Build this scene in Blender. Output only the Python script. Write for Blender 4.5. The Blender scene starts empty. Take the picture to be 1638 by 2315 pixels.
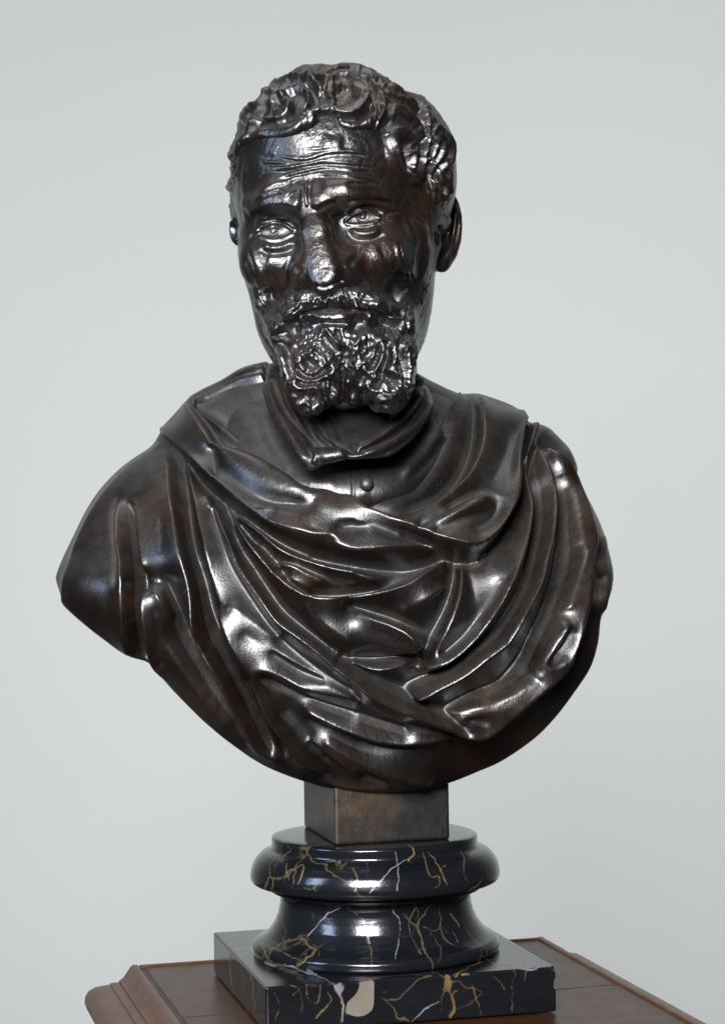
import bpy, math, random
import numpy as np
from mathutils import Matrix, Vector
random.seed(7)
rng = np.random.default_rng(7)
scene = bpy.context.scene
C = scene.collection

# ------------------------------------------------------------------ camera
F, PX0, HZ, ROLL = 4600.0, 819.0, 1218.0, 0.0162      # focal length and horizon in pixels of the 1638 px photograph
CAMZ = 0.357                                          # metres above the table top
cam = bpy.data.cameras.new('camera')
cam.sensor_fit = 'HORIZONTAL'; cam.sensor_width = 36.0
cam.lens = 36.0*F/1638.0
cam.shift_y = (HZ-1157.5)/1638.0
cam.clip_start = 0.05; cam.clip_end = 60
camo = bpy.data.objects.new('camera', cam); C.objects.link(camo)
camo.matrix_world = Matrix.Translation((0, 0, CAMZ)) @ Matrix.Rotation(math.radians(90), 4, 'X') @ Matrix.Rotation(-ROLL, 4, 'Z')
scene.camera = camo

# ------------------------------------------------------------------ world, lamps, exposure
scene.view_settings.view_transform = 'Standard'
scene.view_settings.look = 'None'
scene.view_settings.exposure = 0.0
scene.view_settings.gamma = 1.0
w = bpy.data.worlds.new('World'); scene.world = w; w.use_nodes = True
w.node_tree.nodes['Background'].inputs[0].default_value = (0.80, 0.84, 0.90, 1)
w.node_tree.nodes['Background'].inputs[1].default_value = 0.06

def lamp(name, loc, target, size, power, color=(1, 1, 1), size_y=None, spread=180):
    l = bpy.data.lights.new(name, 'AREA'); l.energy = power; l.color = color
    l.shape = 'RECTANGLE'; l.size = size; l.size_y = size_y or size
    l.spread = math.radians(spread)
    o = bpy.data.objects.new(name, l); C.objects.link(o); o.location = loc
    o.rotation_euler = (Vector(target)-Vector(loc)).to_track_quat('-Z', 'Y').to_euler()
    return o
BC = (0.0, 1.58, 0.42)
lamp('key_softbox', (-0.30, -0.15, 0.92), BC, 0.66, 100, (0.975, 0.98, 1.0), 0.55)
lamp('window_light', (-1.7, 0.55, 1.0), BC, 0.45, 16, (0.55, 0.72, 1.0), 0.9)
lamp('top_softbox', (-0.2, 1.7, 2.5), (0, 1.58, 0.4), 1.3, 14, (1.0, 0.98, 0.95))
# added, unseen: tall fill lamps behind the bust that brighten the wall evenly
lamp('wall_fill', (-1.15, 3.0, 0.35), (-1.15, 5.0, 0.35), 0.35, 34, (1.0, 1.0, 0.985), 5.5)
lamp('wall_fill', (1.15, 3.0, 0.35), (1.15, 5.0, 0.35), 0.35, 35, (1.0, 1.0, 0.98), 5.5)
lamp('wall_fill', (0.5, 3.1, -0.72), (0.5, 5.0, -0.72), 2.6, 10, (1.0, 1.0, 0.98), 0.2)  # added low fill, out of view, lifts the darker foot of the wall

# ------------------------------------------------------------------ pixel <-> space helpers
cR, sR = math.cos(ROLL), math.sin(ROLL)
def at(px, py, dy=0.0):
    """point whose photograph pixel is (px,py) at the distance 1.6+dy"""
    a, b = px-PX0, py-HZ
    Y = 1.6+dy
    return np.array([(cR*a-sR*b)/F*Y, Y, CAMZ-(sR*a+cR*b)/F*Y])
def project(P):
    x = F*P[..., 0]/P[..., 1]; y = -F*(P[..., 2]-CAMZ)/P[..., 1]
    return PX0+cR*x+sR*y, HZ-sR*x+cR*y
W_, H_ = 1700, 2320
def bil(M, u, v, s=1.0):
    u = np.clip(u/s, 0, M.shape[1]-1.001); v = np.clip(v/s, 0, M.shape[0]-1.001)
    i = v.astype(np.int32); j = u.astype(np.int32); fu = (u-j).astype(np.float32); fv = (v-i).astype(np.float32)
    return (M[i, j]*(1-fu)+M[i, j+1]*fu)*(1-fv)+(M[i+1, j]*(1-fu)+M[i+1, j+1]*fu)*fv
def catmull(pts, step=4.0):
    P = np.array(pts, float)
    if len(P) == 2: P = np.array([P[0], (P[0]+P[1])/2, P[1]])
    Q = np.vstack([2*P[0]-P[1], P, 2*P[-1]-P[-2]])
    out = []
    for i in range(1, len(Q)-2):
        n = max(2, int(np.linalg.norm(Q[i+1][:2]-Q[i][:2])/step))
        t = np.linspace(0, 1, n, endpoint=False)[:, None]
        out.append(0.5*((2*Q[i])+(-Q[i-1]+Q[i+1])*t+(2*Q[i-1]-5*Q[i]+4*Q[i+1]-Q[i+2])*t*t+(-Q[i-1]+3*Q[i]-3*Q[i+1]+Q[i+2])*t**3))
    out.append(Q[-2][None])
    return np.vstack(out)
QS = 4
def polysd(poly, smooth=True):
    """signed distance in pixels to a closed outline, + inside, on a quarter-size map"""
    P = np.array(poly, float)
    if smooth:
        P = catmull(list(P)+[P[0]], 14)[:-1]
    gy, gx = np.mgrid[0:H_//QS+2, 0:W_//QS+2].astype(np.float32)*QS
    d = np.full(gx.shape, 1e9, np.float32); ins = np.zeros(gx.shape, bool)
    for a, b in zip(P, np.roll(P, -1, 0)):
        e = b-a; L = e@e+1e-9
        t = np.clip(((gx-a[0])*e[0]+(gy-a[1])*e[1])/L, 0, 1)
        d = np.minimum(d, (gx-a[0]-t*e[0])**2+(gy-a[1]-t*e[1])**2)
        if a[1] != b[1]:
            c = ((a[1] > gy) != (b[1] > gy)) & (gx < (b[0]-a[0])*(gy-a[1])/(b[1]-a[1])+a[0])
            ins ^= c
    d = np.sqrt(d)
    return np.where(ins, d, -d).astype(np.float32)
def sstep(a, b, x):
    t = np.clip((x-a)/(b-a), 0, 1); return t*t*(3-2*t)
def blur(M, r):
    for _ in range(3):
        for ax in (0, 1):
            c = np.cumsum(np.pad(M, [(r+1, r) if k == ax else (0, 0) for k in (0, 1)], mode='edge'), axis=ax, dtype=np.float64)
            M = (np.take(c, range(2*r+1, c.shape[ax]), ax)-np.take(c, range(0, c.shape[ax]-2*r-1), ax))/(2*r+1)
    return M.astype(np.float32)

# ------------------------------------------------------------------ sculpting on relief maps (millimetres, one cell per photograph pixel)
class Relief:
    def __init__(s): s.H = np.zeros((H_, W_), np.float32); s.D = np.zeros((H_, W_), np.float32)
    def dust(s, pts, w, a=1.0):
        sl, D, U, T = s.field(pts, w); s.D[sl] = np.maximum(s.D[sl], a*(1-sstep(.4, 1, np.abs(U))))
    def field(s, pts, wid):
        P = catmull(pts); n = len(P)
        if P.shape[1] < 3: P = np.hstack([P, np.full((n, 1), 1.0)])
        wm = wid*P[:, 2].max()+2
        x0, y0 = np.maximum(np.floor(P[:, :2].min(0)-wm).astype(int), 0)
        x1, y1 = np.ceil(P[:, :2].max(0)+wm).astype(int)
        x1 = min(x1, W_); y1 = min(y1, H_)
        D = np.full((y1-y0, x1-x0), 1e9, np.float32); U = np.full_like(D, 9.0); T = np.zeros_like(D)
        seg = np.linalg.norm(np.diff(P[:, :2], axis=0), axis=1); cum = np.r_[0, np.cumsum(seg)]; tot = cum[-1]
        for i in range(n-1):
            a, b = P[i], P[i+1]; ww = wm
            ax0 = max(int(min(a[0], b[0])-ww)-x0, 0); ax1 = min(int(max(a[0], b[0])+ww)+2-x0, x1-x0)
            ay0 = max(int(min(a[1], b[1])-ww)-y0, 0); ay1 = min(int(max(a[1], b[1])+ww)+2-y0, y1-y0)
            if ax1 <= ax0 or ay1 <= ay0: continue
            gx = np.arange(ax0, ax1, dtype=np.float32)[None]+x0-a[0]; gy = np.arange(ay0, ay1, dtype=np.float32)[:, None]+y0-a[1]
            ex, ey = b[0]-a[0], b[1]-a[1]; L = ex*ex+ey*ey+1e-9
            t = np.clip((gx*ex+gy*ey)/L, 0, 1)
            dx = gx-t*ex; dy = gy-t*ey; d = np.sqrt(dx*dx+dy*dy)
            sg = np.where(ex*gy-ey*gx >= 0, 1.0, -1.0)       # + on the right hand of the stroke as seen in the picture
            wloc = (a[2]+(b[2]-a[2])*t)*wid
            sub = D[ay0:ay1, ax0:ax1]; m = d < sub
            sub[m] = d[m]
            U[ay0:ay1, ax0:ax1][m] = (sg*d/wloc)[m]
            T[ay0:ay1, ax0:ax1][m] = ((cum[i]+t*seg[i])/tot)[m]
        return (slice(y0, y1), slice(x0, x1)), D, U, T
    @staticmethod
    def taper(T, ta):
        return (sstep(0, ta[0], T) if ta[0] > 0 else 1.0)*(sstep(0, ta[1], 1-T) if ta[1] > 0 else 1.0)
    def s(s, pts, w, h, prof='ridge', ta=(.2, .2), k=1.0):
        sl, D, U, T = s.field(pts, w)
        a = np.abs(U); ins = a < 1
        if prof == 'ridge': p = (1-np.minimum(a, 1)**2)**2
        elif prof == 'round': p = np.sqrt(np.maximum(1-a*a, 0))
        elif prof == 'sharp': p = np.maximum(1-a, 0)**1.6
        elif prof == 'right':                                 # crest that falls sharply on its right hand
            p = np.where(U < 0, np.maximum(1-a, 0)**1.5*(1+.5*a), np.maximum(1-a*3.5, 0)**1.3)
        elif prof == 'left':
            p = np.where(U > 0, np.maximum(1-a, 0)**1.5*(1+.5*a), np.maximum(1-a*3.5, 0)**1.3)
        elif prof == 'upr':                                   # plateau raised on the right hand, fading away
            p = sstep(-.12, .06, U)*(1-sstep(.1, 1, U))
        elif prof == 'upl':
            p = sstep(-.12, .06, -U)*(1-sstep(.1, 1, -U))
        s.H[sl] += (h*p*ins*s.taper(T, ta)).astype(np.float32)
    def lock(s, pts, w, h, n=2.5, g=.25, ta=(.15, .3), base=0.0, over=.85):
        sl, D, U, T = s.field(pts, w)
        a = np.abs(U); tp = s.taper(T, ta)
        m = (1-sstep(.75, 1.0, a))*sstep(0, .06, T)*sstep(0, .06, 1-T)
        p = np.sqrt(np.maximum(1-a*a*.95, 0))*h*(.25+.75*tp)+h*g*(np.cos(U*math.pi*n)*.5-.5)*(1-a*.5)
        cur = s.H[sl]
        s.H[sl] = (cur+m*over*(np.maximum(cur*.35, 0)+p+base-cur)).astype(np.float32)
    def poly(s, pts, h, e=5, smooth=True):
        sd = polysd(pts, smooth)
        gy, gx = np.mgrid[0:H_, 0:W_].astype(np.float32)
        s.H += h*sstep(-e, e, bil(sd, gx, gy, QS)).astype(np.float32)
    def noise(s, amp, r, seed):
        n = np.random.default_rng(seed).standard_normal((H_, W_)).astype(np.float32)
        n = blur(n, r); s.H += amp*n/n.std()

def membrane(M, K, it=70):
    """stretch a skin over the known cells K of M (Laplace), coarse to fine"""
    h, w_ = M.shape
    if min(h, w_) > 24:
        h2, w2 = (h+1)//2, (w_+1)//2
        A_ = np.zeros((h2*2, w2*2), np.float32); B_ = np.zeros_like(A_); A_[:h, :w_] = M*K; B_[:h, :w_] = K
        a = A_.reshape(h2, 2, w2, 2).sum((1, 3)); b = B_.reshape(h2, 2, w2, 2).sum((1, 3))
        U0 = membrane(np.where(b > 0, a/np.maximum(b, 1), 0).astype(np.float32), b > 0, it)
        U = np.repeat(np.repeat(U0, 2, 0), 2, 1)[:h, :w_]
    else: U = np.zeros_like(M)
    U = np.where(K, M, U)
    for _ in range(it):
        Pd = np.pad(U, 1, mode='edge')
        U = np.where(K, M, .25*(Pd[:-2, 1:-1]+Pd[2:, 1:-1]+Pd[1:-1, :-2]+Pd[1:-1, 2:]))
    return U
def fold_skin(curves, scale=1.0, ss=2):
    M = np.zeros((H_//ss+1, W_//ss+1), np.float32); N_ = np.zeros_like(M)
    for c in curves:
        c = [tuple(q_) for q_ in c]
        P = catmull(c, 1.2)
        i = np.clip((P[:, 1]/ss).round().astype(int), 0, M.shape[0]-1); j = np.clip((P[:, 0]/ss).round().astype(int), 0, M.shape[1]-1)
        np.add.at(M, (i, j), P[:, 2].astype(np.float32)); np.add.at(N_, (i, j), 1)
    K = N_ > 0
    U = membrane(np.where(K, M/np.maximum(N_, 1), 0).astype(np.float32), K)
    gy, gx = np.mgrid[0:H_, 0:W_].astype(np.float32)
    return bil(U, gx, gy, ss).astype(np.float32)*scale

def strands(rel, curves, off=(3.5, 7.5), h=.5, wd=2.6):
    """fine grooves running beside each traced line"""
    for c in curves:
        P = np.array(c, float)[:, :2]
        if len(P) < 3: continue
        T_ = np.gradient(P, axis=0); T_ /= np.linalg.norm(T_, axis=1)[:, None]+1e-9; N_ = np.stack([-T_[:, 1], T_[:, 0]], 1)
        for o_ in off:
            for sg in (-1, 1):
                Q_ = P+N_*(o_*sg+rng.normal(0, .7)); rel.s([tuple(x_) for x_ in Q_], wd, -h*rng.uniform(.5, 1.3), 'ridge', (.2, .2))

# ------------------------------------------------------------------ volume -> mesh (surface nets)
def surface_nets(fn, lo, hi, h):
    lo = np.array(lo); n = np.ceil((np.array(hi)-lo)/h).astype(int)+1
    X = (lo[0]+h*np.arange(n[0])).astype(np.float32); Yv = (lo[1]+h*np.arange(n[1])).astype(np.float32); Z = (lo[2]+h*np.arange(n[2])).astype(np.float32)
    G = np.empty(n, np.float32)
    st = max(1, int(6e5/(n[1]*n[2])))
    for i in range(0, n[0], st):
        P = np.stack(np.meshgrid(X[i:i+st], Yv, Z, indexing='ij'), -1)
        G[i:i+st] = fn(P)
    G[0] = G[-1] = 1e-3; G[:, 0] = G[:, -1] = 1e-3; G[:, :, 0] = G[:, :, -1] = 1e-3
    S = G < 0
    cnt = np.zeros(n-1, np.int8)
    for c in np.ndindex(2, 2, 2): cnt += S[c[0]:n[0]-1+c[0], c[1]:n[1]-1+c[1], c[2]:n[2]-1+c[2]]
    act = np.argwhere((cnt > 0) & (cnt < 8))
    idx = np.full(n-1, -1, np.int64); idx[tuple(act.T)] = np.arange(len(act))
    acc = np.zeros((len(act), 3)); k = np.zeros(len(act))
    cs = list(np.ndindex(2, 2, 2))
    for a in cs:
        for ax in range(3):
            if a[ax]: continue
            b = list(a); b[ax] = 1
            ga = G[tuple((act+a).T)]; gb = G[tuple((act+b).T)]
            m = (ga < 0) != (gb < 0)
            t = np.where(m, ga/np.where(m, ga-gb, 1), 0)
            p = np.array(a, float)+t[:, None]*(np.array(b)-np.array(a))
            acc += p*m[:, None]; k += m
    V = lo+(act+acc/k[:, None])*h
    quads = []
    for ax in range(3):
        o1, o2 = [(1, 2), (2, 0), (0, 1)][ax]
        sl0 = [slice(None)]*3; sl1 = [slice(None)]*3
        sl0[ax] = slice(0, -1); sl1[ax] = slice(1, None)
        e = S[tuple(sl0)] != S[tuple(sl1)]
        E_ = np.argwhere(e); E_ = E_[(E_[:, o1] > 0) & (E_[:, o2] > 0) & (E_[:, o1] < n[o1]-1) & (E_[:, o2] < n[o2]-1)]
        def cell(d1, d2):
            q = E_.copy(); q[:, o1] -= d1; q[:, o2] -= d2; return idx[tuple(q.T)]
        q = np.stack([cell(1, 1), cell(0, 1), cell(0, 0), cell(1, 0)], 1)
        fl = ~S[tuple(E_.T)]
        q[fl] = q[fl][:, ::-1]
        quads.append(q)
    return V, np.vstack(quads)
def mesh_from(name, V, Q):
    me = bpy.data.meshes.new(name)
    me.vertices.add(len(V)); me.vertices.foreach_set('co', V.astype(np.float32).ravel())
    me.loops.add(Q.size); me.loops.foreach_set('vertex_index', Q.astype(np.int32).ravel())
    me.polygons.add(len(Q)); me.polygons.foreach_set('loop_start', np.arange(0, Q.size, Q.shape[1], dtype=np.int32))
    me.polygons.foreach_set('loop_total', np.full(len(Q), Q.shape[1], np.int32))
    me.polygons.foreach_set('use_smooth', np.ones(len(Q), bool))
    me.update(calc_edges=True); return me
def coords(me):
    a = np.empty(len(me.vertices)*3, np.float32); me.vertices.foreach_get('co', a); return a.reshape(-1, 3)
def smooth_verts(V, Q, it, lam=.5):
    n = len(V)
    A = np.r_[Q[:, 0], Q[:, 1], Q[:, 2], Q[:, 3]]; B = np.r_[Q[:, 1], Q[:, 2], Q[:, 3], Q[:, 0]]
    deg = np.maximum(np.bincount(A, minlength=n)+np.bincount(B, minlength=n), 1)
    for i in range(it):
        S = np.stack([np.bincount(A, V[B, k], n)+np.bincount(B, V[A, k], n) for k in range(3)], 1)/deg[:, None]
        l = lam if i % 2 == 0 else -lam*1.04
        V = V+l*(S-V)
    return V
def sculpt(name, fn, lo, hi, h, relief, mat, parent, back=0.0, sm=4, extra=None, cav=10, graz=1.0):
    V, Q = surface_nets(fn, lo, hi, h)
    V = smooth_verts(V, Q, sm)
    me = mesh_from(name, V, Q)
    o = bpy.data.objects.new(name, me); C.objects.link(o)
    md = o.modifiers.new('s', 'SUBSURF'); md.levels = md.render_levels = 1
    dg = bpy.context.evaluated_depsgraph_get()
    me2 = bpy.data.meshes.new_from_object(o.evaluated_get(dg)); o.modifiers.clear(); o.data = me2; me2.name = name
    P = coords(me2).astype(np.float64)
    N = np.empty(len(P)*3, np.float32); me2.vertex_normals.foreach_get('vector', N); N = N.reshape(-1, 3).astype(np.float64)
    u, v = project(P)
    view = np.array([0, 0, CAMZ])-P; view /= np.linalg.norm(view, axis=1)[:, None]
    dt = (N*view).sum(1); face = sstep(-.35, .05, dt)*(graz+(1-graz)*sstep(.1, .65, dt))
    Hm = relief.H
    d = bil(Hm, u, v)*face
    cavm = np.clip((Hm-blur(Hm, cav))/1.2-relief.D, -1, 1)
    cv = bil(cavm, u, v)*face
    P = P+N*(d*0.001)[:, None]
    if extra is not None: P = extra(P, N)
    me2.vertices.foreach_set('co', P.astype(np.float32).ravel())
    at_ = me2.attributes.new('relief', 'FLOAT', 'POINT'); at_.data.foreach_set('value', (cv*.5+.5).astype(np.float32))
    me2.polygons.foreach_set('use_smooth', np.ones(len(me2.polygons), bool))
    me2.update()
    me2.materials.append(mat); o.parent = parent
    return o
# distance functions on arrays of points
def ell(P, c, r):
    r = np.array(r); q = (P-np.array(c, np.float32)).astype(np.float32)
    k0 = np.sqrt(((q/r)**2).sum(-1)); k1 = np.sqrt(((q/(r*r))**2).sum(-1))+1e-9
    return k0*(k0-1)/k1
def caps(P, a, b, ra, rb):
    a = np.array(a, np.float32); b = np.array(b, np.float32); ba = b-a
    t = np.clip(((P-a)@ba)/(ba@ba), 0, 1)
    return np.sqrt(((P-a-t[..., None]*ba)**2).sum(-1))-(ra+(rb-ra)*t)
def smin(a, b, k):
    h = np.maximum(k-np.abs(a-b), 0)/k; return np.minimum(a, b)-h*h*k*.25
def smax(a, b, k): return -smin(-a, -b, k)

# ------------------------------------------------------------------ materials
class NT:
    def __init__(s, name):
        s.m = bpy.data.materials.new(name); s.m.use_nodes = True; s.t = s.m.node_tree; s.b = s.t.nodes['Principled BSDF']
    def n(s, typ, **kw):
        x = s.t.nodes.new(typ)
        for k, v in kw.items():
            if k in x.inputs: x.inputs[k].default_value = v
            else: setattr(x, k, v)
        return x
    def l(s, a, b): s.t.links.new(a, b)
    def inp(s, **kw):
        for k, v in kw.items(): s.b.inputs[k.replace('_', ' ')].default_value = v
    def ramp(s, src, stops):
        r = s.n('ShaderNodeValToRGB'); e = r.color_ramp.elements
        while len(e) < len(stops): e.new(.5)
        for q, (p, c) in zip(e, stops):
            q.position = p; q.color = (*c, 1) if isinstance(c, tuple) else (c, c, c, 1)
        s.l(src, r.inputs[0]); return r.outputs[0]
    def mix(s, f, a, b, typ='MIX'):
        x = s.n('ShaderNodeMix', data_type='RGBA', blend_type=typ)
        for v, i in ((f, 0), (a, 6), (b, 7)):
            if isinstance(v, (int, float)): x.inputs[i].default_value = v
            elif isinstance(v, tuple): x.inputs[i].default_value = (*v, 1)
            else: s.l(v, x.inputs[i])
        return x.outputs[2]
    def math(s, op, a, b=0.0, clamp=False):
        x = s.n('ShaderNodeMath', operation=op, use_clamp=clamp)
        for v, i in ((a, 0), (b, 1)):
            if isinstance(v, (int, float)): x.inputs[i].default_value = v
            else: s.l(v, x.inputs[i])
        return x.outputs[0]
    def pos(s, scale=(1, 1, 1), rot=(0, 0, 0)):
        g = s.n('ShaderNodeNewGeometry'); mp = s.n('ShaderNodeMapping'); mp.inputs['Scale'].default_value = scale; mp.inputs['Rotation'].default_value = rot
        s.l(g.outputs['Position'], mp.inputs[0]); return mp.outputs[0]
    def noise(s, vec, scale, det=6, rough=.6, dist=0.0):
        x = s.n('ShaderNodeTexNoise', Scale=scale, Detail=det, Roughness=rough, Distortion=dist); s.l(vec, x.inputs['Vector']); return x.outputs[0]
    def bump(s, h, dist, strength=1.0, prev=None):
        x = s.n('ShaderNodeBump', Strength=strength, Distance=dist); s.l(h, x.inputs['Height'])
        if prev is not None: s.l(prev, x.inputs['Normal'])
        return x.outputs[0]

def bronze(name, rough=.34, brown=.5, dust=.5, brush=1.0, pits=.5, rot=0.6, wearcol=(.032, .0125, .0038), ior=1.62, dust_sheen=.36):
    k = NT(name); p = k.pos()
    att = k.n('ShaderNodeAttribute', attribute_name='relief').outputs['Fac']
    n1 = k.noise(p, 14, 5, .6); n2 = k.noise(p, 70, 6, .65, .6); n3 = k.noise(p, 650, 3, .65)
    st = k.noise(k.pos((1, 1, .12), (0, rot, 0)), 520, 4, .6)          # fine wire-brush strokes
    crest = k.ramp(att, [(.52, 0.0), (.75, 1.0)])
    rec = k.ramp(att, [(.10, 1.0), (.42, 0.0)])
    patch = k.ramp(n1, [(.50, 0.0), (.70, 1.0)])
    fine = k.ramp(n2, [(.35, 0.0), (.65, 1.0)])
    wear = k.math('MULTIPLY', k.math('ADD', k.math('MULTIPLY', patch, .95), k.math('MULTIPLY', crest, .25)), k.math('ADD', k.math('MULTIPLY', fine, .7), .3), True)
    col = k.mix(k.math('MULTIPLY', wear, brown*.8), (.0030, .0023, .0021), wearcol)
    col = k.mix(k.math('MULTIPLY', k.math('MULTIPLY', rec, k.math('ADD', k.math('MULTIPLY', fine, .6), .35)), dust), col, (.050, .045, .037))
    sp = k.n('ShaderNodeTexVoronoi', Scale=330.0); k.l(p, sp.inputs['Vector'])
    spk = k.math('MULTIPLY', k.ramp(sp.outputs['Distance'], [(.10, 1.0), (.16, 0.0)]), k.ramp(k.noise(p, 26, 3), [(.56, 0.0), (.66, 1.0)]))
    col = k.mix(k.math('MULTIPLY', spk, .25), col, (.20, .17, .13))
    # settled dust, with overhead light's grey sheen painted in, on what faces upwards
    sx = k.n('ShaderNodeSeparateXYZ'); k.l(k.n('ShaderNodeNewGeometry').outputs['Normal'], sx.inputs[0])
    up = k.math('MULTIPLY', k.ramp(sx.outputs['Z'], [(.25, 0.0), (.85, 1.0)]), k.math('ADD', k.math('MULTIPLY', fine, .4), .45))
    col = k.mix(k.math('MULTIPLY', up, dust_sheen), col, (.060, .056, .050))
    k.l(col, k.b.inputs['Base Color'])
    k.inp(Metallic=0.0, IOR=ior)
    r = k.math('ADD', k.math('MULTIPLY', k.math('ADD', n2, st), .16), rough-.16)
    r = k.math('ADD', r, k.math('ADD', k.math('MULTIPLY', rec, .12), k.math('MULTIPLY', up, .22*dust_sheen)), True)
    k.l(r, k.b.inputs['Roughness'])
    b = k.bump(n2, .0012, .15*pits+.04)
    b = k.bump(st, .0006, .35*brush, b)
    b = k.bump(n3, .0007, .3*pits, b)
    k.l(b, k.b.inputs['Normal'])
    return k.m
M_skin = bronze('bronze_skin', .29, .9, .12, .25, 1.7, wearcol=(.034, .012, .0034), ior=1.75, dust_sheen=.2)
M_hair = bronze('bronze_hair', .33, .6, .18, .3, 1.1, wearcol=(.028, .010, .003), ior=1.68, dust_sheen=.3)
M_cloth = bronze('bronze_cloth', .32, .7, .25, .6, .7)
M_tunic = bronze('bronze_tunic', .38, .35, .35, .8, .7, dust_sheen=.6)
M_coll = bronze('bronze_collar', .38, .35, .35, .8, .7, dust_sheen=.22)

def thing(name, label, cat, loc=(0, 0, 0)):
    o = bpy.data.objects.new(name, None); C.objects.link(o); o.location = loc
    o['label'] = label; o['category'] = cat; o.empty_display_size = .05
    return o
def adopt(o, parent):
    o.parent = parent
    o.matrix_parent_inverse = Matrix.Translation(-Vector(parent.location))
BASE = (0.0056, 1.6, 0.0)
ANG = math.radians(14.2)

# ------------------------------------------------------------------ backdrop wall and floor
def grid_obj(name, V, Q, mat, parent=None, smooth=True):
    me = mesh_from(name, np.array(V, float), np.array(Q))
    if not smooth: me.polygons.foreach_set('use_smooth', np.zeros(len(Q), bool))
    me.materials.append(mat)
    o = bpy.data.objects.new(name, me); C.objects.link(o)
    if parent: o.parent = parent
    return o
k = NT('painted_plaster'); p = k.pos()
k.l(k.mix(k.noise(p, 1.3, 3), (.60, .625, .618), (.63, .65, .642)), k.b.inputs['Base Color'])
k.inp(Roughness=.9); k.l(k.bump(k.noise(p, 180, 4), .001, .25), k.b.inputs['Normal']); M_wall = k.m
wall = grid_obj('wall', [(-6, 5.0, -1.2), (6, 5.0, -1.2), (6, 5.0, 5), (-6, 5.0, 5)], [(0, 1, 2, 3)], M_wall, smooth=False)
wall['kind'] = 'structure'
k = NT('grey_floor'); k.l(k.mix(k.noise(k.pos(), 3, 4), (.06, .057, .055), (.09, .086, .08)), k.b.inputs['Base Color']); k.inp(Roughness=.6)
flo = grid_obj('floor', [(-6, -4, -1.0), (6, -4, -1.0), (6, 5.0, -1.0), (-6, 5.0, -1.0)], [(0, 1, 2, 3)], k.m, smooth=False)
flo['kind'] = 'structure'

# ------------------------------------------------------------------ marble
veins = Relief(); silver = Relief()
def vein(pts, w=2.2, amp=1.0, jit=3.0, m=None):
    P = catmull(pts, 9)
    P[1:-1] += rng.normal(0, jit, (len(P)-2, 2))*.6+np.cumsum(rng.normal(0, jit*.35, (len(P)-2, 2)), 0)*np.sin(np.linspace(0, np.pi, len(P)-2))[:, None]*.6
    ww = 1+.38*np.convolve(rng.normal(0, 1, len(P)+4), np.ones(5)/2.2, 'valid'); P = np.hstack([P, np.clip(ww, .45, 1.9)[:len(P), None]])
    (m or veins).s([tuple(q) for q in P], max(w, 1.9), amp, 'ridge', (.05, .05))
def q(l): return [(440+.5234*x, 1740+.5234*y) for x, y in l]
G = [  # gold veins traced on torus, scotia and plinth (coordinates of a 1624 px wide enlargement)
 ([(340, 480), (350, 420), (385, 375), (420, 350)], 3), ([(400, 400), (395, 440), (430, 430), (425, 500)], 4), ([(395, 440), (385, 490), (430, 510)], 3),
 ([(430, 430), (470, 410), (460, 470), (440, 500)], 5), ([(470, 510), (510, 515), (530, 500)], 5), ([(560, 395), (600, 400), (630, 420), (660, 400)], 5), ([(620, 395), (635, 425), (610, 430)], 8),
 ([(680, 420), (700, 460), (705, 500), (685, 535)], 5), ([(940, 335), (945, 370), (920, 400)], 6), ([(985, 350), (1000, 400), (1010, 450), (1050, 465), (1055, 500), (1030, 515)], 4),
 ([(1005, 350), (1030, 385), (1060, 440), (1095, 505)], 3.2), ([(1150, 340), (1165, 400), (1160, 450), (1180, 490)], 2.5), ([(955, 590), (930, 650), (925, 690), (950, 760), (980, 800)], 4), ([(955, 590), (965, 650), (940, 720)], 4),
 ([(975, 680), (1020, 700), (1060, 680), (1055, 590)], 4.5), ([(1060, 680), (1075, 730), (1110, 760), (1140, 765)], 4), ([(1015, 700), (1050, 760), (1065, 800), (1045, 840)], 3), ([(1100, 620), (1130, 660), (1145, 685)], 3.4),
 ([(1230, 750), (1240, 800), (1290, 840), (1370, 845)], 4), ([(270, 745), (300, 780), (320, 830)], 5), ([(360, 760), (430, 735), (480, 740), (510, 775)], 3), ([(380, 790), (440, 820), (500, 800), (530, 775)], 5), ([(490, 765), (520, 790), (470, 830), (440, 850)], 6),
 ([(150, 790), (155, 900), (170, 980)], 3), ([(200, 860), (215, 920), (205, 960)], 2.5), ([(240, 880), (250, 960), (265, 1060)], 3), ([(405, 930), (450, 950), (465, 1010), (455, 1050)], 4), ([(340, 960), (365, 1020), (345, 1090)], 3.5), ([(485, 920), (490, 980), (520, 1010), (545, 960), (540, 925)], 4),
 ([(520, 1080), (560, 1040), (590, 1000), (570, 960)], 5), ([(1090, 880), (1085, 930), (1110, 980), (1120, 1030), (1100, 1080)], 9), ([(1085, 890), (1085, 950), (1070, 990), (1065, 1060)], 6), ([(1095, 890), (1100, 960)], 15), ([(1150, 890), (1170, 880), (1180, 890)], 7), ([(1130, 900), (1160, 870), (1240, 830)], 3),
 ([(1285, 890), (1320, 920), (1340, 955)], 5), ([(1375, 860), (1370, 940), (1368, 1050)], 5), ([(1195, 930), (1220, 1000), (1240, 1060)], 2), ([(755, 760), (765, 800), (760, 860)], 3), ([(630, 1000), (640, 1050), (628, 1099)], 6), ([(595, 920), (625, 970), (635, 1000)], 5)]
for l, wv in G: vein(q(l), wv*.5, 1.0, 2.6)
for l, wv in G[::2]:        # side branches
    for _ in range(1):
        i = rng.integers(0, len(l)); a = rng.uniform(0, 6.28); d = rng.uniform(18, 45); x, y = l[i]
        vein(q([(x, y), (x+d*.5*math.cos(a)+rng.normal(0, 5), y+d*.5*math.sin(a)), (x+d*math.cos(a+.4), y+d*math.sin(a+.4))]), 1.7, .75, 1.5)
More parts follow.
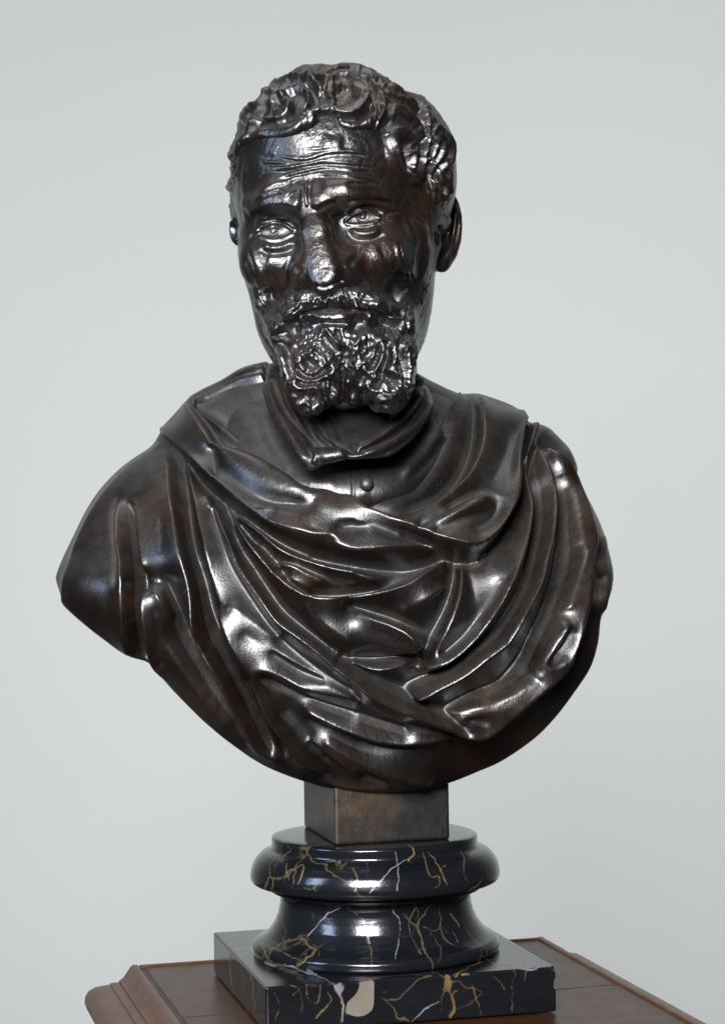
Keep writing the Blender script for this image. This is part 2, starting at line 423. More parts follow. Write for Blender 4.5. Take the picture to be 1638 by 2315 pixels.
for l, wv in [([(480, 730), (560, 640), (650, 585)], 2.2), ([(495, 715), (580, 610)], 1.8), ([(750, 540), (830, 450), (900, 395), (930, 385)], 2.6), ([(745, 380), (745, 470)], 1.8), ([(865, 350), (880, 440), (875, 530)], 1.8), ([(855, 600), (885, 680), (865, 830)], 1.8),
              ([(930, 1099), (990, 1040), (1060, 1000)], 6), ([(1395, 860), (1450, 865), (1500, 850), (1545, 855)], 3), ([(1430, 790), (1440, 820), (1400, 860)], 2.4), ([(150, 775), (240, 775), (260, 800), (330, 840), (400, 850), (480, 880), (560, 905), (600, 930)], 7), ([(210, 780), (250, 765)], 8), ([(300, 835), (350, 850)], 9), ([(480, 870), (530, 885)], 12),
              ([(600, 930), (625, 970), (640, 1010), (635, 1099)], 8), ([(610, 930), (640, 960)], 18), ([(1170, 560), (1195, 600)], 2), ([(1110, 700), (1140, 750)], 2), ([(650, 590), (720, 650), (760, 760)], 1.3)]:
    vein(q(l), wv*.5, .9, 1.6, silver)
def marble(name):
    k = NT(name); p = k.pos()
    a = k.n('ShaderNodeAttribute', attribute_name='gold').outputs['Fac']; s_ = k.n('ShaderNodeAttribute', attribute_name='pale').outputs['Fac']
    cloud = k.noise(p, 22, 6, .6, .4)
    col = k.mix(cloud, (.0022, .0026, .0036), (.0075, .0085, .011))
    # thin hair veins
    wv = k.n('ShaderNodeTexVoronoi', feature='DISTANCE_TO_EDGE', Scale=17.0)
    nz = k.n('ShaderNodeTexNoise', Scale=30.0, Detail=5.0); k.l(p, nz.inputs['Vector'])
    mv = k.n('ShaderNodeMix', data_type='VECTOR'); mv.inputs[0].default_value = .035
    k.l(p, mv.inputs[4]); k.l(nz.outputs['Color'], mv.inputs[5]); k.l(mv.outputs[1], wv.inputs['Vector'])
    hair = k.math('MULTIPLY', k.ramp(wv.outputs['Distance'], [(.004, 1.0), (.016, 0.0)]), k.ramp(k.noise(p, 16, 3), [(.47, 0.0), (.60, 1.0)]))
    tone = k.noise(p, 260, 5, .7)
    gold = k.mix(tone, (.055, .034, .012), (.15, .10, .045))
    col = k.mix(k.math('MULTIPLY', hair, .6), col, (.11, .08, .04))
    brk = k.math('MULTIPLY', k.math('SUBTRACT', k.noise(p, 330, 5, .7), .5), 1.5)
    fade = k.ramp(k.noise(p, 38, 4, .6), [(.36, .12), (.60, 1.0)])
    col = k.mix(k.math('MULTIPLY', k.ramp(k.math('ADD', a, k.math('MULTIPLY', brk, k.ramp(a, [(0.0, 0.0), (.15, 1.0)]))), [(.25, 0.0), (.62, 1.0)]), fade), col, gold)
    col = k.mix(k.math('MULTIPLY', k.ramp(k.math('ADD', s_, k.math('MULTIPLY', brk, k.ramp(s_, [(0.0, 0.0), (.15, 1.0)]))), [(.25, 0.0), (.7, 1.0)]), .62), col, k.mix(tone, (.13, .13, .14), (.30, .295, .28)))
    sc = k.noise(k.pos((1, 1, 9)), 90, 3)
    col = k.mix(k.math('MULTIPLY', k.ramp(sc, [(.62, 0.0), (.75, 1.0)]), .12), col, (.1, .1, .11))
    k.l(col, k.b.inputs['Base Color'])
    k.l(k.math('ADD', k.math('MULTIPLY', k.noise(p, 60, 5), .10), k.math('ADD', k.math('MULTIPLY', k.math('ADD', a, s_, True),   .25), .115)), k.b.inputs['Roughness'])
    k.inp(IOR=1.6, Coat_Weight=.0)
    k.l(k.bump(k.noise(p, 240, 4, .6), .0006, .18, k.bump(sc, .0004, .1)), k.b.inputs['Normal'])
    return k.m
M_marble = marble('black_gold_marble')
def vein_attrs(o):
    me = o.data; mw = o.matrix_world
    P = coords(me).astype(np.float64)+np.array(o['_off']) if '_off' in o else coords(me).astype(np.float64)
    N = np.empty(len(P)*3, np.float32); me.vertex_normals.foreach_get('vector', N); N = N.reshape(-1, 3)
    view = np.array([0, 0, CAMZ])-P
    f = ((N*view).sum(1) > 0)
    u, v = project(P)
    for nm, m in (('gold', veins), ('pale', silver)):
        a = me.attributes.new(nm, 'FLOAT', 'POINT'); a.data.foreach_set('value', (np.clip(bil(m.H, u, v), 0, 1)*f).astype(np.float32))
cA, sA = math.cos(ANG), math.sin(ANG)
def loc2w(x, y, z, ang=ANG):
    c, s = math.cos(ang), math.sin(ang)
    return np.stack([BASE[0]+c*x-s*y, BASE[1]+s*x+c*y, z+0*x], -1)
ped = thing('pedestal', 'round moulded black marble pedestal with gold veins on a square plinth', 'pedestal')
# square plinth: one continuous skin wrapped over rounded, slightly worn edges
def rbox(name, hx, hy, z0, z1, r, step, mat, parent, ang=ANG, wobble=0.0, chips=None, chipamp=.003):
    def fn(P):
        x = P[..., 0]-BASE[0]; y = P[..., 1]-BASE[1]; c, s = math.cos(ang), math.sin(ang)
        a = np.abs(c*x+s*y)-hx+r; b = np.abs(-s*x+c*y)-hy+r; d = np.abs(P[..., 2]-(z0+z1)/2)-(z1-z0)/2+r
        o = np.sqrt(np.maximum(a, 0)**2+np.maximum(b, 0)**2+np.maximum(d, 0)**2)+np.minimum(np.maximum(a, np.maximum(b, d)), 0)-r
        if chips is not None:
            for cx, cy, cz, rr in chips:
                xx = c*x+s*y; yy = -s*x+c*y
                o = np.maximum(o, rr-np.sqrt((xx-cx)**2+(yy-cy)**2+(P[..., 2]-cz)**2))
        return o
    R = math.hypot(hx, hy)+.004
    V, Q = surface_nets(fn, (BASE[0]-R, BASE[1]-R, z0-.004), (BASE[0]+R, BASE[1]+R, z1+.004), step)
    V = smooth_verts(V, Q, 2)
    o = grid_obj(name, V, Q, mat, parent)
    return o
chips = [(.112, -.1095, .036, .0062), (.1125, -.1075, .0215, .0045), (.085, -.1115, .0365, .0034), (.043, -.1110, .0368, .0032), (-.050, -.111, .0365, .003), (-.062, -.111, .0367, .0032), (-.1115, .09, .036, .003), (.02, -.1112, -.001, .0035), (-.1115, -.02, .0367, .003)]
pl = rbox('plinth', .1106, .1085, .0006, .0343, .0016, .0008, M_marble, ped, chips=chips); vein_attrs(pl)
# turned column: profile (radius, height)
prof = [(.0, .0335), (.0955, .0335), (.0955, .0352), (.0966, .0368), (.0966, .0412), (.0955, .0428), (.0948, .0436), (.0940, .0446), (.0905, .0462), (.0862, .0492), (.0824, .0535), (.0790, .0590), (.0765, .0655), (.0750, .0725), (.0748, .0770), (.0755, .0795),
        (.0775, .0812), (.0800, .0822), (.0826, .0828), (.0834, .0838), (.0836, .0868), (.0830, .0878), (.0850, .0882), (.0920, .0886), (.0965, .0896), (.0978, .0920), (.0980, .0955), (.0972, .1000), (.0955, .1045), (.0925, .1090), (.0890, .1122), (.0850, .1142), (.0824, .1150), (.0812, .1158), (.0807, .1170), (.0807, .1236), (.0803, .1250), (.0795, .1255), (.0, .1256)]
pp = [np.array(prof[0])]
for a, b in zip(prof[:-1], prof[1:]):
    a = np.array(a); b = np.array(b); n = max(1, int(np.linalg.norm(b-a)/.00062)) if min(a[0], b[0]) > .001 else 6
    for i in range(1, n+1): pp.append(a+(b-a)*i/n)
pp = np.array(pp)
for _ in range(3):
    qd = pp.copy(); qd[1:-1] = (pp[:-2]+2*pp[1:-1]+pp[2:])/4; far = pp[:, 0] > .07; pp[far] = qd[far]
NA = 560
th = np.r_[np.linspace(-np.pi, 0, 470, endpoint=False), np.linspace(0, np.pi, NA-470, endpoint=False)]
V = np.stack([BASE[0]+pp[:, 0][:, None]*np.cos(th), BASE[1]+pp[:, 0][:, None]*np.sin(th), np.repeat(pp[:, 1][:, None], NA, 1)], -1)
wob = .0004*np.sin(3*th+1)[None]*np.sin(pp[:, 1]*140)[:, None]
V[..., 2] += wob*(pp[:, 0] > .07)[:, None]
ii, jj = np.mgrid[0:len(pp)-1, 0:NA]
Q = np.stack([ii*NA+jj, ii*NA+(jj+1) % NA, (ii+1)*NA+(jj+1) % NA, (ii+1)*NA+jj], -1).reshape(-1, 4)
col = grid_obj('turned_column', V.reshape(-1, 3), Q, M_marble, ped); vein_attrs(col)
# beige stone repair let into the plinth front
k = NT('beige_stone_filler'); p = k.pos()
k.l(k.mix(k.noise(p, 70, 5), (.10, .085, .066), (.16, .14, .11)), k.b.inputs['Base Color']); k.inp(Roughness=.5); M_fill = k.m
def front_plate(name, pts, mat, d=.0007):
    c, s = math.cos(ANG), math.sin(ANG); y0 = -.1085
    vs = []
    for px, py in pts:
        a, b = px-PX0, py-HZ; r = np.array([(cR*a-sR*b)/F, 1, -(sR*a+cR*b)/F])
        # meet the plane of the plinth front
        n_ = np.array([-s, c, 0]); o0 = np.array(BASE)+n_*(y0-d); t = ((o0-np.array([0, 0, CAMZ]))@n_)/(r@n_)
        vs.append(np.array([0, 0, CAMZ])+r*t)
    me = bpy.data.meshes.new(name); n = len(vs)
    back = [v_+np.array([-s, c, 0])*.002 for v_ in vs]
    me.from_pydata([tuple(v_) for v_ in vs+back], [], [list(range(n))]+[[i, i+n, (i+1) % n+n, (i+1) % n] for i in range(n)])
    me.update(); me.materials.append(mat); o = bpy.data.objects.new(name, me); C.objects.link(o); o.parent = ped; return o
fp = front_plate('repair_patch', [tuple(x) for x in catmull(q([(712, 921), (745, 915), (772, 914), (774, 960), (772, 1020), (760, 1045), (735, 1062), (700, 1068), (668, 1060), (652, 1050), (660, 1010), (690, 980), (708, 950), (712, 921)]), 6)[:-1]], M_fill)
fp['label'] = 'smooth beige stone repair let into the plinth front'

# ------------------------------------------------------------------ wooden table
def wood(name, a, b, rough, ang):
    k = NT(name)
    g = k.pos((1.4, 16, 16), (0, 0, -ang)); gl = k.pos((3, 130, 130), (0, 0, -ang))
    n1 = k.noise(g, 6, 7, .65, 1.2); n2 = k.noise(gl, 8, 4, .6, .5)
    col_ = k.mix(k.ramp(n1, [(.3, 0.0), (.72, 1.0)]), a, b)
    col_ = k.mix(k.math('MULTIPLY', k.ramp(n2, [(.5, 0.0), (.72, 1.0)]), .5), col_, (.022, .010, .005))
    sm_ = k.ramp(k.noise(k.pos(), 13, 4), [(.58, 0.0), (.74, 1.0)])
    col_ = k.mix(k.math('MULTIPLY', sm_, .45), col_, (.02, .011, .007))
    k.l(col_, k.b.inputs['Base Color'])
    k.l(k.math('ADD', k.math('MULTIPLY', k.noise(k.pos(), 50, 4), .16), rough-.08), k.b.inputs['Roughness'])
    k.inp(IOR=1.42)
    k.l(k.bump(n2, .0008, .2, k.bump(k.noise(k.pos(), 25, 3), .002, .12)), k.b.inputs['Normal'])
    return k.m
TA = math.radians(14.6)
M_top = wood('mahogany_top', (.018, .0058, .0022), (.050, .016, .005), .36, TA)
M_mould = wood('mahogany_moulding', (.046, .018, .008), (.095, .038, .018), .34, TA+math.pi/2)
M_inlay = wood('dark_stringing', (.022, .015, .010), (.045, .033, .022), .5, TA+math.pi/2)
tab = thing('table', 'moulded mahogany table top under the black marble pedestal', 'table')
def slab(name, x0, x1, y0, y1, z0, z1, mat, bev=.0008):
    def ring(e, z): return [(x0+e, y0+e, z), (x1-e, y0+e, z), (x1-e, y1-e, z), (x0+e, y1-e, z)]
    vs = ring(0, z0)+ring(0, z1-bev)+ring(bev, z1)
    me = bpy.data.meshes.new(name)
    fs = [[3, 2, 1, 0], [8, 9, 10, 11]]+[[i+4*l, (i+1) % 4+4*l, (i+1) % 4+4*l+4, i+4*l+4] for l in (0, 1) for i in range(4)]
    v_ = np.array(vs); me.from_pydata([tuple(t) for t in loc2w(v_[:, 0], v_[:, 1], v_[:, 2], TA)], [], fs); me.update(); me.materials.append(mat)
    o = bpy.data.objects.new(name, me); C.objects.link(o); o.parent = tab; return o
BK = .1595
slab('board', -.1605, .1885, -.0335, BK-.004, -.028, -.0004, M_top)
slab('board', -.1605, .1885, -.26, -.0341, -.028, -.0004, M_top)
slab('inlay_strip', -.1648, -.1606, -.26, BK-.004, -.028, -.0009, M_inlay, .0002)
slab('back_edging', -.1648, .1925, BK-.0038, BK+.0008, -.028, .0012, M_mould, .0012)
slab('apron', -.178, .205, -.25, BK-.004, -.30, -.0285, M_mould, .002)
def mould(sign, x0):
    pr = [(0, -.028), (0, -.0008), (.0010, .0012), (.0030, .0017), (.0052, .0012), (.0078, -.0012), (.0105, -.0052), (.0130, -.0085), (.0152, -.0102), (.0165, -.0108), (.0168, -.0122), (.0240, -.0126), (.0246, -.0138), (.0300, -.0140), (.0370, -.0152), (.0425, -.0182), (.0452, -.0225), (.0458, -.0275), (.0440, -.0330), (.0390, -.0375), (.0300, -.0395), (.0300, -.0440), (.0140, -.0445), (.0140, -.028)]
    pr = pr if sign < 0 else pr
    P = np.array(pr); n = len(P); ys = np.linspace(-.26, BK, 40)
    vs = []
    r_ = np.random.default_rng(3)
    for y in ys:
        for a, z in P: vs.append((x0+sign*(a), y, z+r_.normal(0, .00012)))
    vs = np.array(vs)
    fs = [[i*n+j, i*n+(j+1) % n, (i+1)*n+(j+1) % n, (i+1)*n+j] for i in range(len(ys)-1) for j in range(n)]
    if sign > 0: fs = [f[::-1] for f in fs]
    e = (len(ys)-1)*n; fs += [list(range(e, e+n)), list(range(n))]
    me = bpy.data.meshes.new('moulding'); me.from_pydata([tuple(t) for t in loc2w(vs[:, 0], vs[:, 1], vs[:, 2], TA)], [], fs); me.update()
    me.materials.append(M_mould)
    for pz in me.polygons: pz.use_smooth = len(pz.vertices) == 4
    me.set_sharp_from_angle(angle=math.radians(38))
    o = bpy.data.objects.new('moulding', me); C.objects.link(o); o.parent = tab
mould(-1, -.1649); mould(1, .1890)
for x_, y_ in ((-.15, -.22), (-.15, .13), (.18, -.22), (.18, .13)):
    slab('leg', x_-.022, x_+.022, y_-.022, y_+.022, -.9995, -.3003, M_mould, .002)
# ------------------------------------------------------------------ the bust: support block, cloak, tunic, collar
bust = thing('bust', 'dark bronze bust of a bearded old man in a draped cloak', 'bust')
k_ = bronze('bronze_block', .42, 1.2, .3, .35, .8, 1.2, wearcol=(.050, .026, .009))
def block_fn(P):
    x = P[..., 0]-.0062; y = P[..., 1]-1.6; c, s = math.cos(ANG), math.sin(ANG); r = .0014
    a = np.abs(c*x+s*y)-.0452+r; b = np.abs(-s*x+c*y)-.0539+r; d = np.abs(P[..., 2]-.158)-.0324+r
    return np.sqrt(np.maximum(a, 0)**2+np.maximum(b, 0)**2+np.maximum(d, 0)**2)+np.minimum(np.maximum(a, np.maximum(b, d)), 0)-r
V, Q = surface_nets(block_fn, (-.07, 1.52, .12), (.08, 1.68, .195), .0012)
o = grid_obj('support_block', smooth_verts(V, Q, 2), Q, k_, bust)
a_ = o.data.attributes.new('relief', 'FLOAT', 'POINT'); a_.data.foreach_set('value', np.full(len(o.data.vertices), .5, np.float32))

OUT = [(612, 822), (560, 835), (500, 862), (452, 882), (420, 905), (402, 928), (374, 956), (354, 980), (360, 990), (342, 1010), (300, 1037), (262, 1067), (225, 1107), (195, 1152), (170, 1202), (146, 1252), (128, 1297), (127, 1314), (139, 1350), (142, 1368),
       (190, 1412), (235, 1447), (285, 1482), (333, 1497), (352, 1515), (385, 1555), (425, 1597), (470, 1640), (530, 1688), (600, 1733), (690, 1768), (760, 1785), (850, 1792), (930, 1788), (1010, 1772), (1080, 1745), (1135, 1720), (1205, 1672), (1255, 1622), (1302, 1560),
       (1335, 1508), (1352, 1450), (1357, 1400), (1366, 1380), (1382, 1335), (1386, 1295), (1377, 1250), (1370, 1222), (1352, 1172), (1330, 1130), (1306, 1085), (1302, 1045), (1280, 1010), (1248, 975), (1215, 958), (1186, 958), (1178, 928), (1130, 905), (1070, 887), (1042, 893), (990, 868), (950, 850), (930, 836), (790, 830)]
SD = polysd(OUT, True)
SDs = blur(SD, 3)
OPEN = [(419, 912), (453, 880), (531, 846), (620, 820), (950, 850), (1030, 897), (1018, 945), (997, 1005), (962, 1065), (909, 1112), (860, 1125), (800, 1135), (765, 1140), (703, 1112), (639, 1086), (574, 1043), (531, 1004), (490, 955), (455, 930)]
SO = polysd(OPEN)
SOs = blur(SO, 2)
def torso(P, dB=0.0, opening=True):
    u, v = project(P)
    T0 = bil(SD, u, v, QS)
    T = bil(SDs, u, v, QS)+75*sstep(1240, 1420, v)*sstep(1, 25, np.maximum(v-1250, (1500-u)*0+30))
    R = 430.0
    yc = 1.612+.030*sstep(1250, 880, v)
    B = .118+dB+.016*sstep(1150, 1500, v)-.006*sstep(1560, 1780, v)
    if opening: B = B-.020*sstep(-34, 24, bil(SOs, u, v, QS))
    B = np.where(P[..., 1] > yc, .085, B)
    t = np.minimum(T/R, 1)
    f = np.sqrt(((P[..., 1]-yc)/B)**2+np.maximum(1-t, 0)**2)-1
    return np.maximum(f*.09, np.where(v > 1150, -T0*.00035, -1))
H = Relief(); S = H.s
# --- left shoulder and fan of folds
S([(419, 899), (445, 873), (531, 843), (613, 826)], 13, 9, 'ridge', (.1, .05))
S([(440, 912), (466, 891), (531, 861), (600, 843)], 12, -9, 'ridge', (.1, .05))
S([(436, 922), (470, 899), (531, 870), (602, 856)], 12, 7, 'ridge', (.1, .05))
# folds: crest and valley lines (x, y, height in mm), traced in two 1606 px wide enlargements of the cloak
def zl(l): return [(100+.4359*x, 800+.4357*y, h) for x, y, h in l]
def zr(l): return [(700+.4359*x, 800+.4357*y, h) for x, y, h in l]
LF = [
 [(600,470,1),(430,610,3),(290,800,5),(200,1000,6),(140,1180,5),(100,1285,2)], [(520,600,2),(500,800,2),(430,760,1)],
 [(412,782,3),(398,830,5),(402,900,6),(415,1000,7),(432,1150,7),(440,1300,7),(436,1450,5),(430,1550,2)], [(395,760,1),(378,850,-1),(380,960,-1),(385,1080,0),(380,1200,1)],
 [(452,790,-1),(472,870,-5),(482,1000,-7),(492,1150,-8),(503,1300,-8),(518,1450,-7),(530,1585,-4)], [(480,790,3),(500,900,5),(518,1020,5),(530,1120,5)],
 [(565,1222,4),(540,1262,8),(538,1350,10),(558,1450,10),(588,1540,8),(612,1620,5),(650,1690,2)], [(565,1222,4),(605,1242,7),(645,1300,6),(672,1360,3)],
 [(600,1320,6),(640,1430,6),(700,1530,6),(770,1650,5),(850,1780,4),(960,1920,2)], [(612,1560,7),(640,1540,6),(670,1535,6)], [(625,1600,5),(650,1580,4)],
 [(620,900,4),(625,1050,4)], [(640,1180,-1),(700,1350,-4),(740,1480,-5),(810,1600,-5),(880,1720,-4),(960,1840,-3),(1050,1980,-1)],
 [(640,560,1),(660,700,3),(678,800,6),(698,900,7),(728,1050,7),(768,1180,8),(793,1280,9),(813,1400,10),(848,1500,9),(908,1600,9),(978,1720,9),(1038,1850,8),(1108,1980,7),(1175,2055,5),(1210,2075,4)],
 [(655,450,-3),(690,530,-5),(715,640,-6),(735,800,-7),(757,950,-7),(792,1100,-7),(822,1200,-7),(842,1330,-8),(872,1430,-8),(940,1540,-8),(1000,1650,-8),(1060,1780,-7),(1118,1900,-5),(1165,2000,-3),(1200,2040,-1)],
 [(700,490,-1),(770,660,4),(795,800,5),(825,950,4),(850,1050,5),(895,1200,5),(935,1310,5)],
 [(938,1312,4),(943,1370,8),(985,1455,10),(1030,1530,10),(1080,1600,9),(1108,1622,9),(1113,1700,8),(1148,1790,8),(1198,1880,8),(1258,1970,7),(1328,2050,7),(1400,2112,5),(1450,2142,3)],
 [(938,1312,4),(1000,1322,7),(1080,1376,6),(1160,1436,5),(1240,1470,3)], [(900,1450,-1),(1000,1620,2),(1085,1760,3),(1145,1880,3),(1205,2000,4),(1235,2062,4)], [(1085,1680,1),(1122,1810,-2),(1180,1920,-3),(1240,2005,-2),(1262,2062,0)],
 [(1060,1450,6),(1250,1555,5),(1400,1640,4),(1606,1720,3)], [(1108,1622,9),(1170,1612,9),(1260,1652,8),(1350,1702,8),(1450,1732,7),(1606,1762,6)], [(1200,1540,4),(1330,1630,2),(1450,1680,3)],
 [(1145,1665,1),(1250,1730,-2),(1400,1810,-3),(1606,1870,-3)], [(1250,1850,-1),(1380,1990,0),(1500,2080,1)],
 [(850,740,2),(900,850,4),(940,940,5),(990,1040,7),(1030,1120,9),(1080,1200,10),(1150,1300,11),(1220,1390,11),(1310,1450,11),(1376,1492,11)],
 [(870,760,0),(905,900,0),(960,1060,1),(1050,1220,2),(1150,1370,2),(1240,1480,1),(1376,1590,2),(1606,1750,4)],
 [(905,735,-4),(950,830,-6),(985,930,-6),(1030,1030,-6),(1080,1110,-6),(1150,1215,-6),(1225,1320,-6),(1300,1390,-5),(1376,1450,-5),(1500,1550,-5)],
 [(990,880,5),(1060,990,8),(1130,1070,8),(1200,1150,9),(1280,1222,9),(1365,1268,10),(1410,1283,10),(1500,1287,10),(1606,1272,9)],
 [(930,745,-4),(1000,862,-4),(1080,955,-5),(1150,1020,-3),(1210,1090,-2),(1260,1170,-2),(1340,1230,-4),(1400,1250,-5),(1500,1255,-6),(1606,1240,-6)],
 [(1205,1140,1),(1200,1118,3),(1235,1102,5),(1300,1112,5),(1370,1150,4),(1440,1190,3)], [(1230,1150,3),(1300,1195,3),(1376,1220,2)],
 [(1000,850,2),(1060,900,6),(1130,952,7),(1200,1012,8),(1290,1062,8),(1400,1102,8),(1500,1130,8),(1606,1146,8)], [(1110,985,0),(1200,1065,-1),(1300,1095,1),(1400,1135,1),(1500,1168,0),(1606,1190,0)],
 [(990,800,-3),(1080,868,-5),(1190,945,-6),(1290,1003,-6),(1400,1048,-6),(1500,1070,-6),(1606,1088,-7)],
 [(600,410,-2),(650,450,-5),(720,540,-6),(800,640,-6),(900,730,-6),(1000,808,-5),(1080,868,-5)], [(585,370,2),(625,405,5),(705,485,7),(785,575,8),(865,655,8),(965,742,8),(1065,825,8),(1135,885,7),(1190,925,5)],
 [(735,270,5),(780,330,7),(840,410,8),(890,480,8),(910,520,9),(1000,570,9),(1100,630,10),(1200,690,10),(1310,760,10),(1420,792,10),(1606,832,10)], [(748,252,0),(800,315,0),(862,395,0),(930,500,1),(1012,550,2),(1112,608,2),(1212,665,2),(1322,733,3),(1424,766,3),(1606,808,3)],
 [(900,610,5),(1000,690,5),(1100,760,5),(1200,800,4),(1320,812,5)], [(905,530,4),(912,600,4),(917,660,5)],
 [(1400,822,8),(1310,830,6),(1200,832,8),(1142,845,8),(1128,868,7),(1160,903,8),(1230,932,9),(1330,958,10),(1420,975,10),(1500,966,9)], [(1210,870,8),(1350,882,9),(1500,880,9),(1606,880,9)], [(1500,966,9),(1540,1000,9),(1606,1035,9)], [(1540,930,6),(1606,910,6)],
 [(780,275,2),(850,360,4),(930,440,6),(1030,520,7),(1130,590,7),(1240,660,8),(1350,710,8),(1450,745,7),(1540,785,5)],
]
